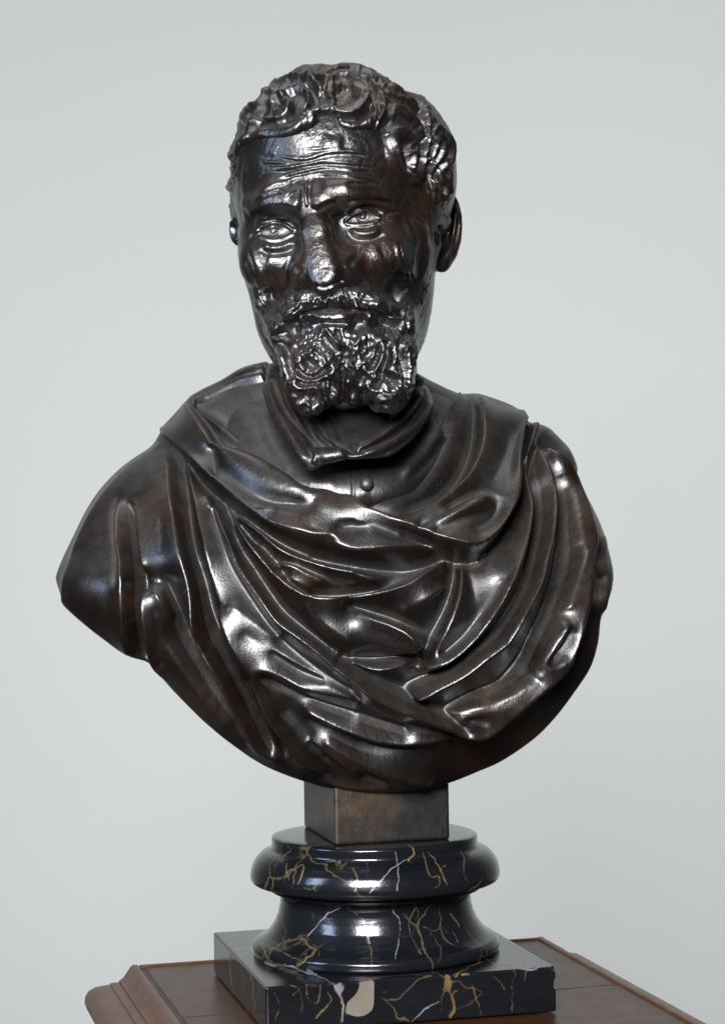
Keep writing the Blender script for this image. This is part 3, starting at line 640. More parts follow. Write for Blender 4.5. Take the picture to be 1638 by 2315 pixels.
RT = [
 [(0,1492,11),(150,1605,11),(290,1715,11),(400,1772,10),(550,1832,10),(700,1897,9),(790,1937,9),(865,1947,9)], [(150,1565,-5),(230,1615,-5),(370,1700,-5),(450,1752,-6),(560,1800,-4),(680,1860,-2),(800,1915,2)],
 [(0,1267,10),(60,1282,10),(200,1278,9),(330,1257,8),(480,1212,6),(600,1135,4),(710,1065,0)], [(0,1240,-6),(150,1248,-6),(300,1230,-6),(450,1182,-6),(580,1120,-6),(700,1055,-7)],
 [(0,1088,7),(60,1112,8),(150,1137,8),(250,1162,8),(330,1182,7),(348,1193,5),(320,1206,2),(200,1192,1)],
 [(0,1050,-7),(150,1082,-7),(300,1102,-8),(450,1108,-9),(560,1093,-9),(680,1053,-10),(770,1035,-10)], [(445,1082,-5),(510,1075,-4),(600,1058,-6)],
 [(0,782,10),(150,807,10),(250,832,10),(340,862,10),(450,912,10),(560,952,10),(680,997,10),(780,1022,10),(850,1027,10)], [(0,765,3),(150,788,2),(250,810,1),(340,842,3),(430,880,6)],
 [(480,950,2),(600,988,-4),(700,1022,-8),(790,1045,-10),(880,1043,-9)],
 [(130,1010,9),(180,1030,9),(250,1040,9),(400,1030,8),(560,1012,5),(650,1003,2)], [(0,940,9),(100,965,9),(200,930,6),(330,925,7),(450,960,5)], [(0,870,9),(130,885,9),(270,915,8),(400,950,6)],
 [(1098,300,8),(1103,380,9),(1095,480,10),(1075,620,10),(1050,740,10),(1010,850,10),(950,950,10),(890,1010,10),(850,1027,10)], [(1122,390,-4),(1112,480,-6),(1092,630,-7),(1067,750,-7),(1027,865,-8),(967,970,-9),(905,1035,-10)],
 [(775,225,7),(745,330,9),(700,460,9),(640,580,8),(560,680,7),(480,740,6),(380,800,5),(280,815,4)], [(842,230,1),(852,340,0),(842,470,-1),(802,600,-1),(732,710,-1),(640,790,0),(500,850,3)],
 [(870,240,6),(880,350,8),(868,490,8),(826,630,8),(756,730,8),(650,806,7),(510,872,6)], [(990,400,6),(990,560,6),(930,700,6)], [(1040,500,7),(1020,650,7),(970,780,7)],
 [(560,930,6),(680,880,8),(800,822,10),(880,802,10),(912,812,8),(908,845,6),(860,880,6),(760,912,7),(640,960,7)], [(650,915,8),(740,878,10),(830,850,11),(885,828,10)], [(700,840,4),(800,790,4),(900,775,5),(945,800,5),(930,870,4),(850,930,5)],
 [(1110,375,2),(1165,378,6),(1172,405,8),(1150,450,4),(1120,520,0)], [(1190,440,-5),(1250,480,-7),(1320,560,-7),(1365,620,-4)], [(1200,375,3),(1280,415,4),(1340,500,4),(1380,610,3)],
 [(1215,490,3),(1290,560,7),(1340,650,8),(1380,780,9),(1405,900,9),(1420,1020,9),(1400,1150,9),(1385,1290,9),(1360,1400,9),(1325,1510,9),(1290,1592,9),(1240,1652,9),(1170,1712,9),(1100,1772,9),(1000,1852,9),(920,1922,9),(865,1947,9)],
 [(1300,515,-1),(1395,680,1),(1440,850,1),(1455,1000,0),(1440,1150,-1),(1425,1300,-2),(1400,1420,-3),(1362,1530,-5),(1325,1610,-6),(1260,1690,-6),(1185,1752,-6),(1110,1812,-6),(1010,1890,-6),(920,1962,-6),(850,1975,-4)],
 [(1432,1040,2),(1462,1150,3),(1495,1175,2)], [(1522,950,4),(1510,1100,6),(1505,1250,6),(1508,1330,3)], [(1540,1000,0),(1535,1150,-1),(1530,1280,0)],
 [(1170,490,-3),(1165,560,-6),(1180,680,-7),(1195,760,-7),(1185,880,-7),(1150,1050,-7),(1130,1150,-7),(1070,1280,-7),(1000,1390,-8),(920,1480,-8),(850,1540,-8),(750,1620,-8),(620,1690,-8),(500,1740,-7)],
 [(1120,580,-1),(1140,760,3),(1130,900,4),(1090,1060,5),(1050,1160,6),(1012,1225,7),(970,1320,6),(880,1440,6),(790,1535,6),(690,1605,5),(600,1640,2)], [(1000,1180,-1),(950,1280,-1),(870,1380,-2),(800,1470,-3),(700,1560,-4)],
 [(1195,495,2),(1232,650,5),(1242,800,6),(1222,950,7),(1192,1080,7),(1162,1200,8),(1102,1330,8),(1012,1470,8),(990,1495,8),(900,1555,8),(780,1645,8),(650,1712,8),(570,1762,8),(535,1785,5)],
 [(1205,480,-3),(1250,580,-6),(1300,720,-7),(1315,850,-7),(1320,1000,-7),(1310,1120,-8),(1270,1250,-8),(1230,1350,-8),(1180,1470,-8),(1130,1590,-8),(1060,1690,-8),(1000,1740,-7),(850,1792,-6),(700,1850,-3)],
 [(1240,520,3),(1325,700,5),(1352,850,5),(1365,1000,6),(1370,1085,8),(1340,1200,6),(1300,1330,6)], [(1285,1420,8),(1250,1480,7),(1200,1560,6),(1150,1640,3)], [(1310,1440,3),(1290,1500,2),(1230,1580,1)], [(1290,1560,8),(1220,1602,7),(1150,1655,5)],
 [(720,1852,2),(850,1806,4),(950,1778,4),(1150,1672,5)], [(760,1872,5),(900,1826,6),(1000,1800,7),(1100,1740,7)], [(770,1885,6),(880,1912,7)], [(800,1868,4),(900,1872,5)],
 [(0,1562,4),(200,1722,3),(330,1832,2),(500,1902,1),(700,1962,-1),(830,1995,-4)], [(0,1680,6),(130,1715,6),(300,1800,5),(480,1890,4)], [(0,1770,0),(150,1830,-1),(330,1900,-2),(500,1950,-2)],
 [(0,1840,4),(200,1922,6),(400,1982,6),(600,1992,5),(750,1977,2)], [(0,1905,-1),(150,1975,-3),(300,2032,-3),(500,2042,-2),(700,2012,-2)], [(90,1990,4),(300,2100,6),(450,2160,6),(580,2200,5),(625,2212,2)], [(80,2085,-1),(250,2185,-3),(400,2232,-1)],
 [(0,1990,3),(100,2040,5),(185,2102,6),(242,2165,4)], [(0,2185,1),(120,2222,2),(300,2256,1),(600,2262,0)], [(800,2050,-2),(1000,2020,-3),(1200,1880,-3)],
 [(775,1045,-10),(760,1150,-9),(720,1270,-9),(660,1400,-9),(600,1540,-8),(575,1620,-7)], [(795,1090,-2),(775,1250,1),(710,1430,2),(640,1570,0)], [(840,1110,-6),(858,1200,-5),(872,1270,-4),(895,1298,-2)], [(930,1080,-3),(980,950,-5),(1040,900,-5)],
 [(250,1350,5),(340,1388,8),(430,1423,10),(500,1456,11),(550,1496,11),(567,1520,9),(545,1546,7),(480,1542,6),(400,1522,5),(250,1470,4)], [(350,1450,6),(450,1490,7),(530,1515,8)], [(200,1290,-5),(330,1338,-5),(450,1382,-5),(550,1432,-6),(610,1480,-7),(600,1540,-7)],
 [(480,1330,1),(600,1285,3),(700,1215,1)], [(0,1345,6),(100,1425,6),(200,1485,5)], [(150,1585,-5),(300,1592,-6),(450,1578,-7),(560,1556,-8)], [(200,1602,2),(350,1632,4),(500,1612,1)], [(0,1410,2),(100,1500,2),(200,1550,0)],
]
edge0 = [(x, y, 0.0) for x, y in OUT]
H.H += blur(fold_skin([zl(c) for c in LF]+[zr(c) for c in RT]+[edge0+[edge0[0]]]+[[(x, y, 1.0) for x, y in OPEN]], 1.85), 2)
H.noise(.08, 14, 1); H.noise(.15, 40, 2)
lo = np.minimum(at(100, 1830, -.15), at(100, 780, .12)); lo = np.array([-.275, 1.43, .14]); hi = np.array([.225, 1.72, .52])
cloak = sculpt('cloak', torso, lo, hi, .0024, H, M_cloth, bust, graz=.35)

# --- tunic under the cloak
TUN = [(600, 872), (548, 892), (512, 918), (492, 955), (470, 1000), (470, 1060), (560, 1150), (680, 1200), (830, 1220), (950, 1180), (1040, 1090), (1075, 1000), (1068, 940), (1030, 908), (960, 880), (790, 850)]
ST = blur(polysd(TUN), 2)
def tunic_fn(P):
    u, v = project(P); T = bil(ST, u, v, QS)
    yc = 1.600-.040*sstep(960, 1160, v)+.02*sstep(1000, 880, v)
    B = np.where(P[..., 1] > yc, .05, .068+.012*sstep(900, 1150, v))
    f = np.sqrt(((P[..., 1]-yc)/B)**2+np.maximum(1-T/190, 0)**2)-1
    return f*.05
HT = Relief()
HT.s([(797, 1030), (797, 1080), (799, 1130)], 5, -.9, 'ridge', (0, 0))
HT.s([(828, 1040), (824, 1096), (822, 1130)], 16, .7, 'ridge', (.2, .2))
HT.s([(590, 930), (620, 1000), (670, 1070)], 24, 1.2, 'ridge'); HT.s([(690, 1090), (760, 1090)], 16, .8)
HT.s([(1000, 950), (960, 1020), (900, 1080)], 26, 3, 'ridge'); HT.s([(985, 930), (1010, 990)], 12, -2)
HT.noise(.05, 12, 5)
tun = sculpt('tunic', tunic_fn, (-.13, 1.47, .36), (.10, 1.68, .485), .0022, HT, M_tunic, bust)
# button with a flattened dome
def lathe(name, prof, loc, axis, mat, parent, n=40):
    z = Vector(axis).normalized(); x = z.orthogonal().normalized(); y = z.cross(x); L_ = Vector(loc)
    vs = [tuple(L_+x*(r*math.cos(2*math.pi*i/n))+y*(r*math.sin(2*math.pi*i/n))+z*h) for r, h in prof for i in range(n)]
    m = len(prof); fs = [[a*n+i, a*n+(i+1) % n, (a+1)*n+(i+1) % n, (a+1)*n+i] for a in range(m-1) for i in range(n)]+[list(range((m-1)*n, m*n))]
    me = bpy.data.meshes.new(name); me.from_pydata(vs, [], fs); me.update(); me.materials.append(mat)
    for p_ in me.polygons: p_.use_smooth = True
    o = bpy.data.objects.new(name, me); C.objects.link(o); o.parent = parent; return o
from mathutils.bvhtree import BVHTree
def hit(objs, px, py):
    a, b = px-PX0, py-HZ; d = Vector(((cR*a-sR*b)/F, 1, -(sR*a+cR*b)/F)).normalized(); best = None
    for o in objs:
        if '_b' not in CACHE.setdefault(o.name, {}):
            P_ = coords(o.data).astype(float); nq = len(o.data.polygons); ix = np.empty(len(o.data.loops), np.int32); o.data.loops.foreach_get('vertex_index', ix)
            CACHE[o.name]['_b'] = BVHTree.FromPolygons(P_.tolist(), ix.reshape(nq, -1).tolist())
        r = CACHE[o.name]['_b'].ray_cast(Vector((0, 0, CAMZ)), d)
        if r[0] is not None and (best is None or r[3] < best[3]): best = r
    return best
CACHE = {}
hb = hit([tun], 828, 1096)
lathe('button', [(.0050, -.0015), (.0052, .0015), (.0050, .0030), (.0043, .0044), (.0030, .0054), (.0014, .0059), (.0004, .0060)], hb[0], (hb[1]+Vector((0, -.8, 0))), M_coll, bust)

# --- turned-down collar
COL = [(604, 822), (597, 855), (606, 923), (624, 965), (646, 1004), (668, 1036), (687, 1058), (704, 1066), (722, 1056), (745, 1042), (775, 1036), (800, 1038), (850, 1036), (883, 1032), (918, 1008), (951, 972), (974, 930), (981, 900), (975, 878), (958, 855), (940, 838), (800, 815)]
SC = polysd(COL, False)
def collar_axis(P):
    u, v = project(P)
    t = sstep(820, 1060, v)
    yc = 1.575-.030*t; xc = .0-.012+.004*t
    r = .0605+.024*t
    return np.sqrt((P[..., 0]-xc)**2*(1-.04*t)+(P[..., 1]-yc)**2)-r, u, v
def collar_fn(P):
    d, u, v = collar_axis(P)
    return smax(smax(d, -bil(SC, u, v, QS)*.00035, .004), -d-.014, .002)
HC = Relief(); S = HC.s
S([(611, 849), (637, 916), (668, 955), (698, 990), (706, 1014)], 11, -4.5, 'ridge', (.05, .1))
S([(604, 860), (622, 923), (655, 985), (688, 1035), (703, 1052)], 20, 3.5, 'ridge', (.05, .1))
S([(716, 1020), (740, 1030), (785, 1020)], 22, 3, 'ridge', (.2, .2))
S([(706, 1010), (714, 1030), (708, 1052)], 9, 2.5, 'ridge')
HC.poly([(640, 846), (664, 920), (700, 985), (712, 1002), (760, 1008), (795, 1020), (830, 1000), (870, 975), (905, 935), (935, 890), (945, 846)], -10, 12)
S([(795, 1022), (760, 1000), (725, 975), (690, 940)], 10, 3.5, 'ridge', (.1, .3)); S([(790, 1020), (745, 1008), (712, 1000)], 8, 2.5, 'ridge', (.1, .3))
S([(794, 1021), (840, 998), (879, 978), (925, 935), (955, 885)], 12, 5, 'ridge', (.1, .1))
S([(800, 1026), (850, 1006), (900, 980), (945, 930), (968, 880)], 9, -4, 'ridge', (.1, .1))
S([(806, 1030), (860, 1016), (905, 992), (950, 950), (974, 900)], 13, 3.5, 'ridge', (.1, .1))
S([(800, 1018), (835, 985), (880, 950), (920, 900), (935, 860)], 10, 3, 'ridge', (.1, .2))
S([(795, 1016), (800, 990), (806, 960)], 6, -2, 'ridge', (.1, .3))
S([(760, 990), (740, 950), (700, 900)], 20, 2, 'ridge')
S([(930, 850), (912, 905), (880, 950)], 8, -3, 'ridge'); S([(965, 872), (958, 920), (930, 960)], 6, 1.5)
HC.H = blur(HC.H, 1); HC.noise(.1, 8, 8); HC.noise(.08, 3, 9)
coll = sculpt('collar', collar_fn, (-.10, 1.44, .395), (.085, 1.66, .50), .0018, HC, M_coll, bust)
# ------------------------------------------------------------------ the head: one continuous skin with neck, ears and face
def A(px, py, dy): return at(px, py, dy)
def head_base(P):
    f = ell(P, A(757, 392, -.035), (.0795, .094, .0790))
    f = smin(f, ell(P, A(735, 376, -.079), (.060, .050, .054)), .02)
    f = smin(f, ell(P, A(748, 560, -.062), (.0655, .066, .085)), .025)
    f = smin(f, ell(P, A(600, 572, -.084), (.017, .026, .020)), .02)
    f = smin(f, ell(P, A(868, 552, -.084), (.026, .028, .022)), .02)
    f = smin(f, ell(P, A(768, 735, -.066), (.057, .064, .052)), .03)
    f = smin(f, ell(P, A(775, 820, -.095), (.040, .036, .036)), .02)
    f = smin(f, caps(P, A(778, 780, .01), A(782, 1000, -.01), .056, .060), .02)
    f = smin(f, ell(P, A(925, 560, -.03), (.020, .045, .080)), .02)
    f = smin(f, ell(P, A(940, 430, -.025), (.024, .055, .050)), .02)
    f = smin(f, ell(P, A(757, 425, .015), (.080, .080, .080)), .02)
    return f
def ear(P, c, r, rot, dep):
    q = P-c; ca, sa = math.cos(rot), math.sin(rot)
    x = ca*q[..., 0]+sa*q[..., 2]; z = -sa*q[..., 0]+ca*q[..., 2]; y = q[..., 1]
    # shell turned outwards: disc plane faces forward and to the side
    cy, sy = math.cos(dep), math.sin(dep)
    n = cy*y+sy*x; t = -sy*y+cy*x
    f = ell(np.stack([t, n, z], -1), (0, 0, 0), (r[0], .0075, r[1]))
    g = ell(np.stack([t, n+.008, z-.003], -1), (0, 0, 0), (r[0]*.66, .009, r[1]*.62))
    f = smax(f, -g, .003)
    return f
def head_fn(P):
    f = head_base(P)
    # eye sockets
    f = smax(f, -ell(P, A(626, 505, -.133), (.0185, .016, .0125)), .016)
    f = smax(f, -ell(P, A(812, 474, -.139), (.0200, .016, .0125)), .016)
    f = smax(f, -ell(P, A(672, 510, -.135), (.0095, .0135, .014)), .012)
    f = smax(f, -ell(P, A(762, 498, -.139), (.0100, .0135, .014)), .012)
    # hollow cheeks
    f = smax(f, -ell(P, A(590, 694, -.138), (.018, .034, .024)), .03)
    f = smax(f, -ell(P, A(908, 682, -.138), (.022, .036, .028)), .03)
    f = smin(f, ell(P, A(614, 600, -.103), (.022, .019, .018)), .014)
    f = smin(f, ell(P, A(848, 586, -.106), (.028, .020, .019)), .016)
    # brow
    f = smin(f, caps(P, A(574, 468, -.0985), A(625, 446, -.1185), .0075, .0105), .010)
    f = smin(f, caps(P, A(625, 446, -.1185), A(682, 458, -.1280), .0105, .0090), .010)
    f = smin(f, caps(P, A(712, 456, -.1295), A(780, 430, -.1280), .0095, .0118), .010)
    f = smin(f, caps(P, A(780, 430, -.1280), A(878, 438, -.1060), .0118, .0090), .010)
    f = smax(f, -caps(P, A(692, 440, -.150), A(694, 470, -.1475), .006, .005), .008)
    # nose
    n0, n1, n2, n3 = A(705, 484, -.1245), A(714, 528, -.1380), A(722, 576, -.1425), A(733, 620, -.1490)
    n = smin(caps(P, n0, n1, .0098, .0106), caps(P, n1, n2, .0106, .0108), .004)
    n = smin(n, caps(P, n2, n3, .0108, .0120), .005)
    def ridge_plane(a, b, cut, lat=(.965, -.262, 0)):
        a = np.array(a); d = np.array(b)-a; d /= np.linalg.norm(d); nn = np.cross(np.array(lat), d); nn /= np.linalg.norm(nn)
        if nn[1] > 0: nn = -nn
        return ((P-a.astype(np.float32))@nn.astype(np.float32))-cut
    n = smax(n, ridge_plane(n1, n2, .0092), .003)
    n = smin(n, ell(P, A(688, 620, -.134), (.0110, .0140, .0110)), .005)
    n = smin(n, ell(P, A(778, 611, -.136), (.0120, .0145, .0115)), .005)
    n = smin(n, caps(P, A(712, 560, -.118), A(735, 610, -.130), .012, .017), .012)
    f = smin(f, n, .010)
    # mouth barrel
    f = smin(f, ell(P, A(752, 690, -.110), (.034, .036, .026)), .015)
    # eyeballs
    f = smin(f, np.minimum(ell(P, A(619, 513, -.1050), (.0128, .0125, .0122)), ell(P, A(815, 482, -.1105), (.0132, .0125, .0122))), .0015)
    # ears
    f = smin(f, ear(P, A(1004, 520, -.022), (.0165, .0315), -.10, -.62), .004)
    f = smin(f, ell(P, A(1000, 592, -.022), (.0060, .007, .0075)), .004)
    f = smin(f, ear(P, A(536, 526, .004), (.0066, .0115), .35, .75), .004)
    return f
R = Relief(); S = R.s
# forehead furrows
for l, wd, h in [([(600, 352), (640, 362), (690, 366), (740, 352), (800, 350), (850, 358)], 7, -1.3), ([(592, 392), (640, 388), (680, 380), (730, 372), (800, 376), (860, 385)], 8, -1.6), ([(585, 372), (630, 372), (690, 372)], 5, -.8),
                 ([(598, 416), (640, 404), (690, 390), (740, 382), (810, 388), (868, 392)], 6, -1.2), ([(590, 440), (620, 424), (650, 418), (680, 400)], 7, -1.4), ([(580, 458), (610, 440), (640, 434)], 6, -1.1), ([(700, 400), (760, 400), (830, 410), (870, 420)], 6, -1.1), ([(770, 418), (830, 416), (880, 424)], 5, -.9),
                 ([(640, 345), (700, 342), (760, 338)], 5, -.6), ([(720, 362), (780, 362), (840, 368)], 5, -.8)]:
    S(l, wd, h, 'ridge', (.25, .25)); S([(x+2, y-wd*1.1) for x, y in l], wd*1.1, -h*.55, 'ridge', (.3, .3))
S([(700, 412), (698, 440), (705, 465)], 7, -2.4, 'ridge', (.3, .2)); S([(682, 415), (684, 440), (682, 462)], 7, -1.8, 'ridge', (.3, .2)); S([(690, 430), (694, 470)], 5, 1.6)
S([(610, 330), (630, 340)], 26, 1.2); S([(720, 325), (780, 325)], 26, 1.4, 'ridge', (.3, .3)); S([(640, 420), (660, 445)], 24, 1.8); S([(720, 425), (800, 420)], 26, 2.0, 'ridge', (.3, .3))
S([(562, 490), (582, 470), (612, 460), (650, 458), (684, 472)], 42, 4.5, 'right', (.15, .12)); S([(703, 472), (740, 450), (790, 440), (840, 440), (890, 450)], 44, 5.0, 'right', (.08, .15))
S([(600, 645), (604, 690), (612, 730)], 42, -2.6, 'ridge', (.25, .25)); S([(908, 610), (900, 660), (890, 710)], 44, -4.5, 'ridge', (.25, .25))
# eyes : left
S([(578, 530), (592, 513), (617, 503), (645, 508), (668, 524)], 6, 2.8, 'ridge', (.08, .08)); S([(584, 522), (600, 507), (620, 499), (648, 503), (668, 517)], 4.5, -1.8, 'ridge', (.1, .1))
S([(582, 530), (600, 540), (622, 543), (645, 538), (668, 525)], 6, 1.3, 'ridge', (.1, .1)); S([(584, 500), (610, 490), (640, 490), (660, 500)], 7, 1.6, 'ridge', (.2, .2))
S([(590, 552), (615, 560), (645, 556), (668, 542)], 12, 2.2, 'ridge', (.2, .2)); S([(585, 562), (612, 574), (648, 568), (672, 550)], 10, -2.0, 'ridge', (.2, .2))
t_ = np.linspace(0, 2*np.pi, 13)
def iris(cx, cy, r):
    S([(cx+r*math.cos(a), cy+r*.95*math.sin(a)) for a in t_], 2.8, -1.3, 'ridge', (0, 0)); S([(cx-2, cy-1), (cx+2, cy-1)], 5.5, -2.4, 'ridge', (.01, .01)); S([(cx+2, cy-5), (cx+4, cy-4)], 3, 1.6, 'ridge', (.01, .01))
iris(617, 519, 11); iris(818, 486, 12)
# right
S([(776, 506), (792, 484), (815, 473), (842, 476), (862, 492)], 6, 2.8, 'ridge', (.08, .08)); S([(780, 496), (795, 477), (818, 467), (846, 470), (864, 484)], 4.5, -1.9, 'ridge', (.1, .1))
S([(776, 506), (798, 509), (824, 508), (848, 502), (862, 493)], 6, 1.4, 'ridge', (.1, .1)); S([(775, 480), (795, 462), (825, 456), (855, 462), (880, 476)], 7, 1.8, 'ridge', (.2, .2))
S([(788, 518), (808, 527), (836, 527), (862, 516)], 13, 2.4, 'ridge', (.2, .2)); S([(782, 524), (806, 540), (840, 541), (872, 526)], 10, -2.2, 'ridge', (.2, .2))
S([(866, 488), (890, 480), (905, 482)], 4, -1.2); S([(866, 496), (890, 500), (906, 512)], 4, -1.1); S([(572, 528), (562, 538)], 4, -1)
# cheeks, nasolabial lines, nose wings
S([(680, 596), (664, 622), (652, 650), (640, 680)], 17, -2.4, 'ridge', (.2, .25)); S([(785, 580), (805, 605), (830, 640), (850, 675)], 17, -3.4, 'ridge', (.2, .3))
S([(712, 646), (732, 652), (756, 642), (778, 632)], 6, -2.5, 'ridge', (.1, .1))
S([(716, 545), (718, 556)], 12, 1.6)
S([(560, 560), (572, 640), (590, 700)], 16, -2, 'ridge', (.3, .3))
# temples and jaw muscles on the right
S([(905, 470), (930, 540), (935, 620)], 26, -3.2, 'ridge', (.3, .3)); S([(950, 480), (962, 560), (955, 650)], 14, 2.6, 'ridge', (.3, .3)); S([(895, 580), (900, 640), (890, 700)], 16, -2, 'ridge', (.3, .3))
def zf(l): return [(480+.3695*x, 120+.3695*y) for x, y in l]
for l in [[(1090,790),(1160,900),(1220,1000),(1290,1080),(1310,1150)],[(1180,880),(1260,1000),(1320,1060)],[(1240,830),(1300,920),(1340,1000)],[(1130,900),(1190,1000),(1240,1100),(1260,1200)],[(1270,1120),(1250,1220),(1240,1330)],[(1310,1160),(1290,1280),(1270,1400)],[(1340,1060),(1345,1180),(1330,1300)],[(1120,1150),(1150,1280),(1190,1400)],[(1160,1200),(1190,1330),(1230,1440)]]:
    S(zf(l), 8, .9, 'ridge', (.2, .3)); S([(x+7, y+1) for x, y in zf(l)], 5, -.8, 'ridge', (.2, .3))
for l in [[(180,560),(160,700),(165,850)],[(205,640),(190,800),(200,950)],[(200,1180),(230,1300),(270,1420),(330,1520)],[(230,1160),(270,1290),(320,1400)]]:
    S(zf(l), 9, 1.0, 'ridge', (.3, .3))
S([(600, 585), (625, 592), (650, 604)], 40, 2.0, 'ridge', (.2, .2)); S([(806, 572), (840, 582), (866, 572)], 40, 2.0, 'ridge', (.2, .2))
for l, wd in [([(590,522),(620,516),(655,522)], 22), ([(785,498),(818,486),(855,490)], 24), ([(600,498),(640,492),(664,500)], 10), ([(780,478),(820,460),(870,472)], 12), ([(690,520),(694,560)], 8)]:
    R.dust(l, wd, .25)
S([(592, 520), (640, 518)], 14, -.5); S([(790, 492), (845, 486)], 14, -.5)
# neck under the beard
R.noise(.05, 4, 11); R.noise(.12, 18, 12); R.noise(.06, 2, 13)
# ear details
S([(990, 462), (1004, 446), (1020, 446), (1029, 470), (1027, 515), (1018, 560), (1008, 590)], 7, 3.2, 'ridge', (.05, .2)); S([(998, 475), (1010, 462), (1019, 474), (1018, 515), (1010, 550)], 5.5, -3.5, 'ridge', (.15, .2))
S([(1000, 480), (1010, 492), (1012, 525), (1005, 556), (998, 572)], 6, 2.6, 'ridge', (.15, .2)); S([(992, 505), (999, 525), (996, 550)], 9, -5, 'ridge', (.2, .2)); S([(986, 520), (990, 540), (989, 560)], 7, 2.2, 'ridge', (.2, .2))
head = sculpt('head', head_fn, (-.115, 1.42, .44), (.105, 1.715, .745), .0016, R, M_skin, bust, sm=3)

# ------------------------------------------------------------------ hair
def masked(base, sdmap, lo_, hi_, px=10):
    """thickness over the skull: grows from lo_ outside the outline to hi_ inside it; the back of the head is all hair"""
    def fn(P):
        u, v = project(P)
        s_ = bil(sdmap, u, v, QS)
        th_ = lo_+(hi_-lo_)*sstep(-px, px, s_)
        return base(P)-th_
    return fn
HAIR = [(535, 500), (528, 440), (532, 380), (545, 340), (570, 312), (610, 302), (660, 298), (705, 282), (740, 276), (790, 286), (835, 285), (862, 300), (880, 340), (900, 375), (925, 402), (945, 400), (958, 420), (968, 470), (985, 500), (1060, 500), (1080, 300), (1000, 150), (900, 90), (700, 90), (560, 130), (470, 250), (460, 420), (480, 560), (520, 560)]
SH = polysd(HAIR)
skull = lambda P: smin(smin(ell(P, A(757, 392, -.035), (.0795, .094, .0790)), smin(ell(P, A(735, 376, -.079), (.060, .050, .054)), ell(P, A(757, 425, .015), (.081, .080, .080)), .02), .02), ell(P, A(945, 400, -.025), (.026, .055, .052)), .02)
def hair_fn(P):
    u, v = project(P)
    s_ = bil(SH, u, v, QS)
    d = skull(P); side = sstep(300, 400, v)
    bk = sstep(-.03, .02, P[..., 1]-1.6)*sstep(600, 540, v)
    th_ = np.maximum(-.004+.0052*sstep(-9-26*side, 12+10*side, s_), -.004+.0065*bk)
    f = d-th_
    return smax(f, (v-600)*.00035, .01)
Rh = Relief(); S = Rh.s; L = Rh.lock
r5 = np.random.default_rng(5)
# combed ground: wavy strands flowing forward over the crown and down the sides
for i in range(150):
    x = r5.uniform(520, 1000); y = 140+abs(x-757)**2*.0011+r5.uniform(0, 90)
    dx = (x-757)/250
    l = r5.uniform(40, 80); a = math.pi/2-dx*.9+r5.normal(0, .25)
    pts = [(x+math.cos(a+.35*math.sin(t*5+i))*l*t, y+math.sin(a+.35*math.sin(t*5+i))*l*t) for t in (0, .25, .5, .75, 1)]
    S(pts, r5.uniform(4, 8), r5.uniform(.25, .7), 'ridge', (.3, .3)); S([(p_[0]+6, p_[1]) for p_ in pts], 4, -r5.uniform(.2, .5), 'ridge', (.3, .3))
for i in range(90):       # left side strands
    y = r5.uniform(270, 480); x = 505+r5.uniform(0, 38)
    l = r5.uniform(35, 65); a = math.pi/2+r5.normal(.1, .2)
    pts = [(x+math.cos(a+.4*math.sin(t*6+i))*l*t, y+math.sin(a)*l*t) for t in (0, .3, .6, 1)]
    S(pts, r5.uniform(4, 7), r5.uniform(.4, .9), 'ridge', (.3, .3)); S([(p_[0]+5, p_[1]) for p_ in pts], 3.5, -.5, 'ridge', (.3, .3))
for i in range(70):      # right side strands
    y = r5.uniform(230, 440); x = 920+r5.uniform(0, 90)
    l = r5.uniform(35, 70); a = math.pi/2-.15+r5.normal(0, .25)
    pts = [(x+math.cos(a+.45*math.sin(t*5+i))*l*t, y+math.sin(a)*l*t) for t in (0, .3, .6, 1)]
    S(pts, r5.uniform(4, 8), r5.uniform(.25, .7), 'ridge', (.3, .3)); S([(p_[0]+6, p_[1]) for p_ in pts], 4, -.5, 'ridge', (.3, .3))
def z(l): return [(480+.3695*x, 120+.3695*y)+tuple(r_) for x, y, *r_ in l]
